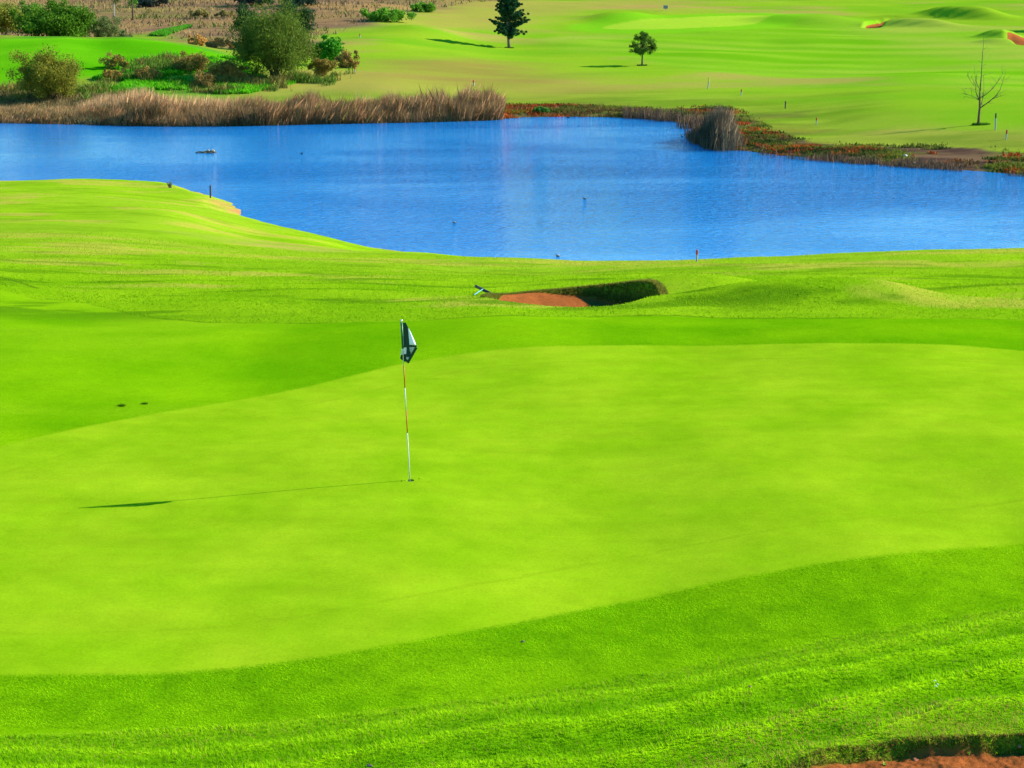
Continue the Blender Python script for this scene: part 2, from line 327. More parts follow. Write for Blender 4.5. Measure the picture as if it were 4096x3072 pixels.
# ------------------------------------------------------------------ ground mesh
CUP = (0.0, 0.0)
def build_ground():
    lam = []
    y = math.log(2.5); end = math.log(4500)
    while y < end:
        Y = math.exp(y); lam.append(Y)
        if Y < 11: s = .02
        elif Y < 16: s = .0030
        elif Y < 31: s = .0036
        elif Y < 45: s = .0022
        elif Y < 120: s = .0042
        elif Y < 500: s = .0050
        else: s = .04
        y += s
    Yv = np.array(lam)
    uf = np.linspace(-.345, .345, 760); tail = .345 + np.cumsum(np.geomspace(.002, .25, 34))
    uv = np.concatenate([-tail[::-1], uf, tail])
    Xg = uv[None, :] * (Yv[:, None] + np.interp(Yv, [0, 11, 14], [9, 2, 0])[:, None]); Yg = np.repeat(Yv[:, None], len(uv), 1)
    Z, d = terrain(Xg, Yg, True)
    nr, nc = Z.shape
    co = np.stack([Xg, Yg, Z], -1)
    dU = np.gradient(co, axis=1); dV = np.gradient(co, axis=0); nrm = np.cross(dU, dV); nrm /= np.linalg.norm(nrm, axis=-1, keepdims=True)
    # ---- albedo of the growth in each zone (shade of the middle bunker's back face included)
    def C(*a): return np.array(a)
    X, Y = Xg, Yg
    def mixn(a, b, t): return a * (1 - t[..., None]) + b * t[..., None]
    rough_c = mixn(C(.130, .265, .003) + np.zeros(Z.shape + (3,)), C(.215, .35, .006), np.clip(.5 + .6 * fbm(X, Y, 3.2, 4, 51), 0, 1))
    apron_c = mixn(C(.086, .228, .001) + np.zeros(Z.shape + (3,)), C(.150, .300, .002), np.clip(.5 + .8 * fbm(X * .7, Y, 2.0, 5, 52), 0, 1))
    apron_c = apron_c * mixn(C(1.04, 1.0, .9) + np.zeros(Z.shape + (3,)), C(1., 1., 1.), smooth(19, 27, Y))
    sw_ = .03 + 2.2 * smooth(-4, -9, X) * (Y > 24); rough_c = rough_c
    apron_c = mixn(apron_c, rough_c, np.clip((Y > 24) * smooth(-3, -7, X) * (.25 + .9 * fbm(X * .5, Y, 2.4, 4, 47)), 0, .8))
    tint = mixn(rough_c, apron_c, smooth(-1, 1, d['sa'] / sw_))
    edge = (1 - .8 * smooth(-6, -10, X)) * np.exp(-((d['sa'] + .07 + .05 * fbm(X, Y, .6, 2, 49)) / .06) ** 2) * np.clip(.6 + .8 * fbm(X, Y, 1.1, 4, 48), 0, 1) * (Y > 26)
    tint = mixn(tint, C(.035, .10, .002), np.clip(edge, 0, 1) * .8)
    fl_ = sdf([at_z(x, y, -1.2)[:2] for x, y in [(-300,1030),(0,1102),(80,1135),(150,1172),(150,1178),(75,1142),(0,1110),(-300,1040)]], X, Y)
    tint = mixn(tint, C(.05, .10, .004), smooth(-.10, .02, fl_) * .8)
    # worn, yellower slope down to the lake, with tan patches
    sl = smooth(42, 62, Y) * (1 - smooth(118, 128, Y))
    tint = mixn(tint, C(.20, .31, .012), np.clip(sl * (.65 + .5 * fbm(X, Y, 9, 4, 53)), 0, 1))
    nr2 = smooth(31.5, 33.5, Y) * (1 - smooth(118, 128, Y))
    tint = mixn(tint, C(.32, .29, .035), np.clip((1 - mound(X, Y, 5.5, 38, 3.5, 4, 1.0)) * nr2 * .8 * smooth(.16, .7, fbm(X * .55, Y, 2.6 + 0 * Y, 5, 54)), 0, 1))
    tint = mixn(tint, C(.06, .15, .003), np.clip(nr2 * .75 * smooth(.15, .7, fbm(X * .35, Y, .9, 5, 55) + .25 * (1 - smooth(33, 36, Y))), 0, 1) * (1 - sl * .6))
    # brown strip along the old mowing line on the slope
    ql = sdf([at_z(x, y, z)[:2] for x, y, z in [(700,945,-4.2),(1000,958,-4.9),(1300,985,-5.2),(1500,1010,-4.8),(1250,1008,-4.2),(950,975,-4.2)]], X, Y)
    tint = mixn(tint, C(.30, .25, .05), smooth(-1.5, 1.2, ql) * np.clip(.6 + .5 * fbm(X * .5, Y, 1.6, 4, 56), 0, 1) * .8)
    # bare lip of near shore
    lip = (1 - smooth(.5, 2.4, -d['sw'])) * (d['sw'] < 0.5) * (Y < 128) * np.clip(.6 + .8 * fbm(X, Y, 1.2, 4, 57), 0, 1)
    tint = mixn(tint, C(.34, .17, .06), np.clip(lip, 0, 1))
    # far side
    fs = smooth(126, 140, Y + 18 * smooth(0, 15, X))
    fr = mixn(C(.125, .265, .008) + np.zeros(Z.shape + (3,)), C(.19, .29, .012), np.clip(.5 + .7 * fbm(X * .6, Y, 12, 5, 61), 0, 1))
    fr = mixn(fr, C(.29, .21, .05), .75 * smooth(.05, .75, fbm(X * .5, Y, 16, 5, 62)))
    br = sdf([far_on(x, y) for x, y in [(1250,170),(1500,215),(1900,225),(2300,255),(2700,330),(2750,420),(2300,440),(1900,420),(1300,360),(1150,280)]], X, Y) + 6 * fbm(X * .5, Y, 12, 4, 59)
    fr = mixn(fr, mixn(C(.22, .145, .035) + np.zeros(Z.shape + (3,)), C(.25, .24, .03), np.clip(.5 + .8 * fbm(X * .4, Y, 10, 4, 58), 0, 1)), .78 * smooth(-2, 16, br))
    sf = sdf(FAIR, X, Y) + 3 * fbm(X, Y, 18, 3, 63)
    tt = Y * 1.0 + X * .55 + 5 * np.sin(X * .03 + .5) + 1.2 * fbm(X, Y, 20, 2, 64)
    stripe = .5 + (smooth(.25, .95, 1 - np.abs(fbm(X, Y, 40, 2, 79))) * .55 + .2) * (smooth(-.9, .9, .45 * fbm(X * .3, Y, 9, 3, 77) + np.sin(tt * 2 * math.pi / 14.5)) - .5)
    fw = mixn(C(.100, .262, .004) + np.zeros(Z.shape + (3,)), C(.180, .315, .013), stripe)
    fw = mixn(fw, C(.25, .28, .035), np.clip(.34 + .9 * fbm(X * .5, Y, 22, 4, 65), 0, 1) * .7)
    fr = mixn(fr, fw, smooth(-3, 3, sf))
    g2 = sdf(GREEN2, X, Y); fr = mixn(fr, C(.14, .33, .008), smooth(-9, -5, g2)); fr = mixn(fr, C(.25, .37, .02), smooth(-.5, .5, g2))
    te = sdf(TEE, X, Y) + .8 * fbm(X, Y, 4, 3, 66)
    # dry hillside on the far left
    dl = far_line(X, Y) + 8 * fbm(X, Y, 18, 4, 67)
    dry = mixn(C(.15, .083, .048) + np.zeros(Z.shape + (3,)), C(.27, .155, .055), np.clip(.5 + .8 * fbm(X * .6, Y, 9, 5, 68), 0, 1))
    dry = mixn(dry, C(.16, .16, .03), .4 * smooth(.1, .7, fbm(X * .6, Y, 14, 5, 69)))
    fr = mixn(fr, dry, smooth(-7, 7, dl))
    # weeds on the slope below the tee
    lw = smooth(-6, 3, -te) * (1 - smooth(-22, -10, X - (-.15 * Y + 14))) * (Y < 236)
    fr = mixn(fr, mixn(C(.05, .20, .01) + np.zeros(Z.shape + (3,)), C(.16, .20, .02), np.clip(.5 + fbm(X, Y, 6, 4, 70), 0, 1)), lw)
    fr = mixn(fr, mixn(C(.060, .25, .002) + np.zeros(Z.shape + (3,)), C(.10, .31, .004), np.clip(.5 + fbm(X * .4, Y, 9, 4, 71), 0, 1)), smooth(-1, 1, te))
    # muddy far bank
    bwid = np.interp(X / Y, [-.4, 0, .05, .12, .2, .4], [9, 9, 13, 9, 11, 14])
    bk = (1 - smooth(.35, 1, (-d['sw'] + 6 * fbm(X * .5, Y, 5, 4, 72)) / bwid)) * np.interp(X / Y, [-.4, .1, .2, .4], [.8, .8, 1, 1])
    mud = mixn(C(.060, .032, .022) + np.zeros(Z.shape + (3,)), C(.15, .11, .02), np.clip(.5 + 1.0 * fbm(X * .5, Y, 3, 5, 73), 0, 1))
    ol = np.clip(1 - smooth(.4, 1, (-d['sw'] + 8 * fbm(X * .4, Y, 9, 4, 172)) / 30), 0, 1)
    fr = mixn(fr, mixn(C(.10, .16, .010) + np.zeros(Z.shape + (3,)), C(.20, .25, .02), np.clip(.5 + fbm(X * .4, Y, 4, 5, 173), 0, 1)), ol * .75)
    sb = sdf(BANK, X, Y) + 1.6 * fbm(X * .5, Y, 3.5, 4, 191); bx = 2048 + F * X / Y * .99
    earth = mixn(C(.055, .030, .022) + np.zeros(Z.shape + (3,)), C(.13, .075, .04), np.clip(.5 + fbm(X * .6, Y, 2.5, 5, 192), 0, 1))
    weedy = mixn(C(.05, .075, .008) + np.zeros(Z.shape + (3,)), C(.16, .17, .02), np.clip(.5 + fbm(X * .5, Y, 3, 5, 193), 0, 1))
    pe = np.interp(bx, [2000, 2700, 2900, 3100, 3450, 3550, 3900, 4000, 4300], [.6, .7, .7, .35, .4, .95, .95, .35, .3])
    earth = mixn(weedy, earth, np.clip(pe + .6 * fbm(X * .5, Y, 5, 4, 194), 0, 1))
    fr = mixn(fr, mud, bk * .6); fr = mixn(fr, earth, smooth(-.5, 1.0, sb))
    tb = sdf([far_on(x, y) for x, y in [(1500,60),(1800,20),(2100,4),(2650,4),(2900,12),(2700,50),(2450,40),(2200,60),(1950,110),(1750,110)]], X, Y) + 9 * fbm(X * .5, Y, 14, 4, 195)
    fr = mixn(fr, C(.30, .20, .05), .6 * smooth(-8, 12, tb))
    tint = mixn(tint, fr, fs)
    soil0 = smooth(-.05, .0, d['s0']) * (1 - smooth(.05, .10, d['s0'])) * (Y < 22); tint = mixn(tint, C(.050, .026, .012), soil0 * .9)
    soil_shade = smooth(-.10, -.01, d['s1']) * (1 - smooth(.06, .16, d['s1'])) * smooth(36.3, 37.5, Y) * smooth(.2, 1.6, X) * (Y < 45)
    tint = mixn(tint, C(.045, .026, .010), soil_shade * .9)  # back face of brown soil, tinted darker to carry its shade
    # turf on bunker faces is tan and tattered
    for k in ('s0', 's1'):
        f = np.exp(-(np.minimum(d[k] + .02, 0) / (.22 if k == 's1' else .16)) ** 2) * (smooth(36, 38, Y) if k == 's1' else 1) * np.clip(.55 + .9 * fbm(X, Y, .3, 3, 75), 0, 1)
        if k == 's0': tint = mixn(tint, C(.27, .27, .015), np.exp(-((d['s0'] + .35) / .45) ** 2) * (d['s0'] < 0) * np.clip(.35 + .9 * fbm(X, Y, .5, 4, 76), 0, 1) * (Y < 20))
        tint = mixn(tint, C(.20, .16, .02), np.clip(f, 0, 1) * .75 * (1 - soil_shade) * (1 - soil0) * np.where(Y > 30, 1 - smooth(1.8, 2.8, X), 1))
    # crests of the foreground ridges are tinted paler than their hollows
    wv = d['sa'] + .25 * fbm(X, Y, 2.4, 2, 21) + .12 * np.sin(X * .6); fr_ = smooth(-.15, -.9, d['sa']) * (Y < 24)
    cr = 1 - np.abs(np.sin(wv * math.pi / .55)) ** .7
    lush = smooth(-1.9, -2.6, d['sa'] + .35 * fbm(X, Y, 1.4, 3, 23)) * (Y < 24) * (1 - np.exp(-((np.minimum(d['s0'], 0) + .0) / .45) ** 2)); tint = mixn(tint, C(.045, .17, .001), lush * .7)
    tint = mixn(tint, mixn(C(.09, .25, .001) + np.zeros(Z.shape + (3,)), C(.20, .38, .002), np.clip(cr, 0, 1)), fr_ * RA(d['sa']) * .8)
    
    bed = d['sw'] > .3; tint[bed] = (.06, .05, .03)
    ss = np.maximum.reduce([d['s0'] - .030, d['s1'] - .05, np.where(Y > 200, d['s2'] - .3, -99), np.where(Y > 200, d['s3'] - .3, -99)])
    rg = np.where(Y < 26, np.where(d['sa'] > 0, .55, 1.0), np.where(d['sa'] > 0, .55, 1.0)) * (1 - .5 * smooth(60, 200, Y))
    # ---- faces, grouped into the pieces of ground
    idx = np.arange(nr * nc).reshape(nr, nc)
    q = np.stack([idx[:-1, :-1], idx[:-1, 1:], idx[1:, 1:], idx[1:, :-1]], -1).reshape(-1, 4)
    fc = lambda a: ((a[:-1, :-1] + a[:-1, 1:] + a[1:, 1:] + a[1:, :-1]) / 4).reshape(-1)
    zone = np.zeros(len(q), int)
    zone[fc(d['sg']) > 0] = 1; zone[fc(d['s1']) > .05] = 2; zone[fc(d['s0']) > .030] = 3
    fy = fc(Y); zone[(fc(d['s2']) > .3) & (fy > 200)] = 4; zone[(fc(d['s3']) > .3) & (fy > 200)] = 5
    zone[(fc(g2) > 0) & (fy > 200)] = 6
    names = {0: 'ground', 1: 'putting_green', 2: 'sand_bunker', 3: 'sand_bunker', 4: 'sand_bunker', 5: 'sand_bunker', 6: 'putting_green'}
    CO = co.reshape(-1, 3); NR = nrm.reshape(-1, 3); TI = tint.reshape(-1, 3)
    for z in names:
        f = q[zone == z]
        if not len(f): continue
        if z == 1:
            # cut the cup into the turf
            cxy = np.array(CUP); fcx = CO[f][:, :, 0].mean(1); fcy = CO[f][:, :, 1].mean(1)
            cut = (np.abs(fcx - cxy[0]) < .11) & (np.abs(fcy - cxy[1]) < .16)
            cutf = f[cut]; f = f[~cut]
        used, inv = np.unique(f, return_inverse=True); inv = inv.reshape(f.shape)
        me = bpy.data.meshes.new(names[z]); V = CO[used]
        me.vertices.add(len(V)); me.vertices.foreach_set('co', V.ravel())
        me.loops.add(f.size); me.loops.foreach_set('vertex_index', inv.ravel().astype(np.int32))
        me.polygons.add(len(f)); me.polygons.foreach_set('loop_start', np.arange(0, f.size, 4, dtype=np.int32))
        me.update(calc_edges=True)
        me.polygons.foreach_set('use_smooth', np.ones(len(f), bool))
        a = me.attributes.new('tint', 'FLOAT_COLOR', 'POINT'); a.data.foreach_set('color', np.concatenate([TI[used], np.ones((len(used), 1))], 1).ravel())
        for nm, arr in (('sd_green', d['sg']), ('sd_sand', ss), ('roughness_len', rg)):
            a = me.attributes.new(nm, 'FLOAT', 'POINT'); a.data.foreach_set('value', arr.ravel()[used].astype(np.float32))
        me.normals_split_custom_set_from_vertices([tuple(v) for v in NR[used]])
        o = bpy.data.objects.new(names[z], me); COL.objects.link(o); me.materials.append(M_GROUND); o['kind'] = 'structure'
        if z == 1: o['cutinfo'] = 0; build_cup_patch(CO, NR, cutf)
    return

def build_cup_patch(CO, NR, cutf):
    # ring of turf between the grid and the round rim of the cup
    edges = {}
    for f in cutf:
        for i in range(4):
            a, b = int(f[i]), int(f[(i + 1) % 4])
            if (b, a) in edges: del edges[(b, a)]
            else: edges[(a, b)] = 1
    nx = {a: b for a, b in edges}; s = next(iter(nx)); loop = [s]
    while nx[loop[-1]] != s: loop.append(nx[loop[-1]])
    bm = bmesh.new(); r = .054; n = 40
    lx = bm.loops.layers.float_color.new('x') if False else None
    outer = [bm.verts.new(CO[i]) for i in loop]
    zc = float(np.mean([CO[i][2] for i in loop]))
    inner = [bm.verts.new((CUP[0] + r * math.cos(2 * math.pi * k / n), CUP[1] + r * math.sin(2 * math.pi * k / n), zc)) for k in range(n)]
    # angular merge of the two loops
    ang = lambda v: math.atan2(v.co.y - CUP[1], v.co.x - CUP[0]) % (2 * math.pi)
    outer.sort(key=ang); inner.sort(key=ang)
    i = j = 0; no, ni = len(outer), len(inner)
    while i < no or j < ni:
        ao = ang(outer[i]) if i < no else 1e9; ai = ang(inner[j]) if j < ni else 1e9
        o0 = outer[(i - 1) % no]; i0 = inner[(j - 1) % ni]
        if ao <= ai: bm.faces.new((o0, outer[i], i0)); i += 1
        else: bm.faces.new((o0, inner[j], i0)); j += 1
    low = [bm.verts.new((v.co.x, v.co.y, v.co.z - .022)) for v in inner]
    for k in range(ni): bm.faces.new((inner[k], inner[(k + 1) % ni], low[(k + 1) % ni], low[k]))
    bmesh.ops.recalc_face_normals(bm, faces=bm.faces)
    me = bpy.data.meshes.new('putting_green'); bm.to_mesh(me); bm.free()
    nvt = len(me.vertices)
    a = me.attributes.new('tint', 'FLOAT_COLOR', 'POINT'); a.data.foreach_set('color', np.tile([.18, .33, .01, 1], nvt))
    for nm, v in (('sd_green', 5.), ('sd_sand', -9.), ('roughness_len', .5)):
        a = me.attributes.new(nm, 'FLOAT', 'POINT'); a.data.foreach_set('value', np.full(nvt, v, np.float32))
    me.materials.append(M_GROUND); o = bpy.data.objects.new('cup_rim_turf', me); COL.objects.link(o); o['kind'] = 'structure'
    bm = bmesh.new(); R1, R2 = [], []
    for k in range(40):
        c_, s_ = math.cos(2 * math.pi * k / 40), math.sin(2 * math.pi * k / 40)
        R1.append(bm.verts.new((CUP[0] + .056 * c_, CUP[1] + .056 * s_, float(terrain(np.array([CUP[0] + .056 * c_]), np.array([CUP[1] + .056 * s_]))[0]) - .006)))
        R2.append(bm.verts.new((CUP[0] + .30 * c_, CUP[1] + .36 * s_, float(terrain(np.array([CUP[0] + .30 * c_]), np.array([CUP[1] + .36 * s_]))[0]) - .006)))
    for k in range(40): bm.faces.new((R1[k], R2[k], R2[(k + 1) % 40], R1[(k + 1) % 40]))
    me2 = bpy.data.meshes.new('cup_seat_turf'); bm.to_mesh(me2); bm.free(); nv2 = len(me2.vertices)
    a = me2.attributes.new('tint', 'FLOAT_COLOR', 'POINT'); a.data.foreach_set('color', np.tile([.18, .33, .01, 1], nv2))
    for nm, v in (('sd_green', 5.), ('sd_sand', -9.), ('roughness_len', .5)):
        a = me2.attributes.new(nm, 'FLOAT', 'POINT'); a.data.foreach_set('value', np.full(nv2, v, np.float32))
    me2.materials.append(M_GROUND); o2 = bpy.data.objects.new('cup_seat_turf', me2); COL.objects.link(o2); o2['kind'] = 'structure'
    # recessed plastic cup
    bm = bmesh.new(); m_ = 24
    rings = [(.0535, zc - .0225), (.0535, zc - .13), (.010, zc - .13)]
    vs = [[bm.verts.new((CUP[0] + rr * math.cos(2 * math.pi * k / m_), CUP[1] + rr * math.sin(2 * math.pi * k / m_), zz)) for k in range(m_)] for rr, zz in rings]
    for A, B in zip(vs, vs[1:]):
        for k in range(m_): bm.faces.new((A[k], A[(k + 1) % m_], B[(k + 1) % m_], B[k]))
    finish(bm, 'hole_cup', mat('cup plastic', (.25, .25, .24), .5, .1))['label'] = 'small round golf hole cut in the green at the foot of the flagstick'
    bpy.data.objects['hole_cup']['category'] = 'golf hole'

# ------------------------------------------------------------------ mesh helpers
def finish(bm, name, m, parent=None, smooth_=True):
    me = bpy.data.meshes.new(name); bm.to_mesh(me); bm.free()
    if smooth_: me.polygons.foreach_set('use_smooth', np.ones(len(me.polygons), bool))
    me.materials.append(m); o = bpy.data.objects.new(name, me); COL.objects.link(o)
    if parent: o.parent = parent
    return o
def thing(name, label, cat, loc, group=None, rz=0, rx=0, ry=0):
    o = bpy.data.objects.new(name, None); COL.objects.link(o); o.empty_display_size = .2
    o.location = loc; o.rotation_euler = (rx, ry, rz); o['label'] = label; o['category'] = cat
    if group: o['group'] = group
    return o
def tag(o, label, cat, group=None, kind=None):
    o['label'] = label; o['category'] = cat
    if group: o['group'] = group
    if kind: o['kind'] = kind
    return o
def tube(bm, pts, rad, seg=8, cap=True):
    pts = [Vector(p) for p in pts]; rings = []
    for i, p in enumerate(pts):
        d = (pts[min(i + 1, len(pts) - 1)] - pts[max(i - 1, 0)]).normalized()
        u = d.cross(Vector((.13, .97, .2))).normalized()
        if u.length < .1: u = d.cross(Vector((1, 0, 0))).normalized()
        v = d.cross(u); r = rad[i]
        rings.append([bm.verts.new(p + (u * math.cos(2 * math.pi * k / seg) + v * math.sin(2 * math.pi * k / seg)) * r) for k in range(seg)])
    for A, B in zip(rings, rings[1:]):
        for k in range(seg): bm.faces.new((A[k], A[(k + 1) % seg], B[(k + 1) % seg], B[k]))
    if cap: bm.faces.new(rings[0][::-1]); bm.faces.new(rings[-1])
def box(bm, c, s, rz=0, bev=0):
    r = bmesh.ops.create_cube(bm, size=1); vs = r['verts']
    for v in vs:
        v.co = Vector((v.co.x * s[0], v.co.y * s[1], v.co.z * s[2])); v.co.rotate(Quaternion((0, 0, 1), rz)); v.co += Vector(c)
    if bev: bmesh.ops.bevel(bm, geom=list({e for v in vs for e in v.link_edges}), offset=bev, segments=2, affect='EDGES')

def raw_mesh(name, V, nper, tints, m, parent=None):
    """V: (n, nper, 3) separate little faces, tints: (n,3)"""
    n = len(V); me = bpy.data.meshes.new(name)
    me.vertices.add(n * nper); me.vertices.foreach_set('co', V.reshape(-1).astype(np.float32))
    me.loops.add(n * nper); me.loops.foreach_set('vertex_index', np.arange(n * nper, dtype=np.int32))
    me.polygons.add(n); me.polygons.foreach_set('loop_start', np.arange(0, n * nper, nper, dtype=np.int32))
    me.update(calc_edges=True)
    a = me.attributes.new('tint', 'FLOAT_COLOR', 'FACE'); a.data.foreach_set('color', np.concatenate([tints, np.ones((n, 1))], 1).ravel().astype(np.float32))
    me.materials.append(m); o = bpy.data.objects.new(name, me); COL.objects.link(o)
    if parent: o.parent = parent
    return o
def leaves(name, centers, radii, per, size, cdark, clight, parent, seed=1, m=None, up=.0, elong=1.4):
    """leaf-sized faces spread through clumps; one mesh"""
    r = np.random.default_rng(seed); centers = np.array(centers, float); radii = np.array(radii, float)
    if radii.ndim == 1: radii = np.repeat(radii[:, None], 3, 1)
    n = len(centers) * per; ci = np.repeat(np.arange(len(centers)), per)
    d = r.normal(size=(n, 3)); d /= np.linalg.norm(d, axis=1, keepdims=True)
    p = centers[ci] + d * radii[ci] * (r.random((n, 1)) ** .45) * np.where(r.random((n, 1)) < .12, 1.45, 1.0)
    ax = r.normal(size=(n, 3)); ax[:, 2] += up * 3; ax /= np.linalg.norm(ax, axis=1, keepdims=True)
    bx = np.cross(ax, r.normal(size=(n, 3))); bx /= np.linalg.norm(bx, axis=1, keepdims=True)
    s = size * r.uniform(.55, 1.35, (n, 1)); L = ax * s * elong; W = bx * s * .5
    V = np.stack([p - L * .5, p + W * .8 - L * .05, p + L * .5, p - W * .8 + L * .05], 1)
    ct = r.random(len(centers))[ci]; t = np.clip(.55 * ct + .45 * r.random(n), 0, 1)[:, None]
    T = (np.array(cdark) * (1 - t) + np.array(clight) * t) * (np.array([1.75, 1.42, .95]) if m is M_DRY else 1.25)
    return raw_mesh(name, V, 4, T, m or M_LEAF, parent)
def blades(name, P, H, W, lean, T, m, parent=None, tip=.0):
    """P (n,3) roots; H heights; W widths; lean (n,2) horizontal tip offset; a bent two-part blade as one quad+tip"""
    n = len(P); th = rng.uniform(0, math.pi, n); wx = np.cos(th) * W * .5; wy = np.sin(th) * W * .5
    up = np.stack([lean[:, 0], lean[:, 1], H], 1)
    wv = np.stack([wx, wy, np.zeros(n)], 1); mid = P + up * .55 * np.array([.6, .6, 1])
    V = np.stack([P - wv, P + wv, mid + wv * .75, P + up, mid - wv * .75], 1)
    return raw_mesh(name, V, 5, T, m, parent)
def lerp(a, b, t): return np.array(a) * (1 - t[:, None]) + np.array(b) * t[:, None]

def far_line(X, Y):
    # positive on the dry ground: everything left of / beyond the boundary
    return sdf(DRYP, X, Y)
DRYP = smoothpoly([far_on(x, y) for x, y in [(1270,160),(1420,120),(1500,70),(1700,40),(1850,18),(2100,3)]] + [(40, 520), (-20, 900), (-600, 900), (-500, 200)] + [far_on(x, y) for x, y in [(-300,260),(-100,180),(500,140),(850,180),(1000,225),(1200,230)]])

cx_, cy_, cz_ = hit(1641, 1921); CUP = (cx_, cy_)
build_ground()

# ------------------------------------------------------------------ water
def build_water():
    bm = bmesh.new(); R = [(-400, 60), (400, 60), (400, 240), (-400, 240)]
    vs = [bm.verts.new((x, y, ZW)) for x, y in R]; bm.faces.new(vs)
    m, n, l, b = nt('lake water')
    geo = n.new('ShaderNodeNewGeometry')
    def noise(scale, det, vs_=(1, 1, 1), dist=0, rot=0):
        mp = n.new('ShaderNodeMapping'); mp.inputs['Scale'].default_value = vs_; mp.inputs['Rotation'].default_value = (0, 0, rot); l.new(geo.outputs['Position'], mp.inputs['Vector'])
        t = n.new('ShaderNodeTexNoise'); t.inputs['Scale'].default_value = scale; t.inputs['Detail'].default_value = det; t.inputs['Distortion'].default_value = dist
        l.new(mp.outputs[0], t.inputs['Vector']); return t.outputs['Fac']
    rip = noise(1.5, 4, (.6, 1, 1), .3, .3); rip2 = noise(5.0, 3, (.6, 1, 1), 0, -.2); wind = noise(.05, 4, (.55, 1.5, 1), .4)
    ad = n.new('ShaderNodeMath'); ad.operation = 'MULTIPLY_ADD'; l.new(rip2, ad.inputs[0]); ad.inputs[1].default_value = 1.0; l.new(rip, ad.inputs[2])
    mr = n.new('ShaderNodeMapRange'); mr.inputs['From Min'].default_value = .40; mr.inputs['From Max'].default_value = .62; mr.inputs['To Min'].default_value = .42; mr.inputs['To Max'].default_value = 1.3
    l.new(wind, mr.inputs['Value'])
    # sheltered, calmer water under the left bank
    sx = n.new('ShaderNodeSeparateXYZ'); l.new(geo.outputs['Position'], sx.inputs[0])
    cal = n.new('ShaderNodeMapRange'); cal.inputs['From Min'].default_value = -40; cal.inputs['From Max'].default_value = -8; cal.inputs['To Min'].default_value = .25; cal.inputs['To Max'].default_value = 1
    l.new(sx.outputs['X'], cal.inputs['Value'])
    ny = n.new('ShaderNodeMapRange'); ny.inputs['From Min'].default_value = 82; ny.inputs['From Max'].default_value = 115; ny.inputs['To Min'].default_value = .22; ny.inputs['To Max'].default_value = 1; l.new(sx.outputs['Y'], ny.inputs['Value'])
    m0 = n.new('ShaderNodeMath'); m0.operation = 'MULTIPLY'; l.new(mr.outputs[0], m0.inputs[0]); l.new(ny.outputs[0], m0.inputs[1])
    mm = n.new('ShaderNodeMath'); mm.operation = 'MULTIPLY'; l.new(m0.outputs[0], mm.inputs[0]); l.new(cal.outputs[0], mm.inputs[1])
    bp = n.new('ShaderNodeBump'); bp.inputs['Distance'].default_value = .26; l.new(ad.outputs[0], bp.inputs['Height']); l.new(mm.outputs[0], bp.inputs['Strength'])
    l.new(bp.outputs[0], b.inputs['Normal'])
    b.inputs['Base Color'].default_value = (.006, .150, .43, 1); b.inputs['Roughness'].default_value = .04; b.inputs['IOR'].default_value = 1.33
    b.inputs['Specular Tint'].default_value = (.40, .98, 1, 1)
    o = finish(bm, 'lake', m, smooth_=False); o['kind'] = 'structure'
build_water()

# ------------------------------------------------------------------ flagstick
M_WHITE = mat('white paint', (.50, .50, .44), .5, .06, 30); M_RED = mat('red paint', (.42, .035, .01), .45, .12, 40)
M_GREENCLOTH = mat('dark green cloth', (.004, .035, .02), .75, .1, 60); M_WHITECLOTH = mat('white cloth', (.62, .65, .72), .8, .05, 40)
M_WOOD = mat('weathered wood', (.06, .045, .035), .85, .3, 25); M_METAL = mat('bright metal', (.7, .68, .6), .3, .05, 30, .9)
M_GREY = mat('grey painted wood', (.30, .31, .32), .7, .15, 30); M_POST = mat('dull white paint', (.33, .33, .29), .7, .15, 30); M_YEL = mat('yellow paint', (.55, .45, .06), .6, .1)
def flag_material():
    m, n, l, b = nt('flag cloth'); uv = n.new('ShaderNodeUVMap'); uv.uv_map = 'UVMap'
    s = n.new('ShaderNodeSeparateXYZ'); l.new(uv.outputs[0], s.inputs[0])
    def M(op, a, c):
        x = n.new('ShaderNodeMath'); x.operation = op
        for i, v in enumerate((a, c)):
            if isinstance(v, (int, float)): x.inputs[i].default_value = v
            else: l.new(v, x.inputs[i])
        return x.outputs[0]
    # white field with broad dark green border and a green cross band
    du = M('ABSOLUTE', M('SUBTRACT', s.outputs[0], .5), 0); dv = M('ABSOLUTE', M('SUBTRACT', s.outputs[1], .5), 0)
    border = M('GREATER_THAN', M('MAXIMUM', du, dv), .39)
    g = M('MAXIMUM', border, M('MULTIPLY', M('LESS_THAN', du, .09), 1.0))
    # thin line emblem on the white panel
    w_ = n.new('ShaderNodeTexWave'); w_.inputs['Scale'].default_value = 7; w_.inputs['Distortion'].default_value = 3; l.new(uv.outputs[0], w_.inputs['Vector'])
    em = M('MULTIPLY', M('GREATER_THAN', w_.outputs['Fac'], .62), M('MULTIPLY', M('GREATER_THAN', s.outputs[0], .66), M('LESS_THAN', dv, .18)))
    g = M('MAXIMUM', g, M('MULTIPLY', em, .6))
    mx = n.new('ShaderNodeMix'); mx.data_type = 'RGBA'; mx.inputs['A'].default_value = (.60, .64, .74, 1); mx.inputs['B'].default_value = (.003, .030, .018, 1)
    l.new(g, mx.inputs['Factor']); l.new(mx.outputs['Result'], b.inputs['Base Color']); b.inputs['Roughness'].default_value = .75
    return m
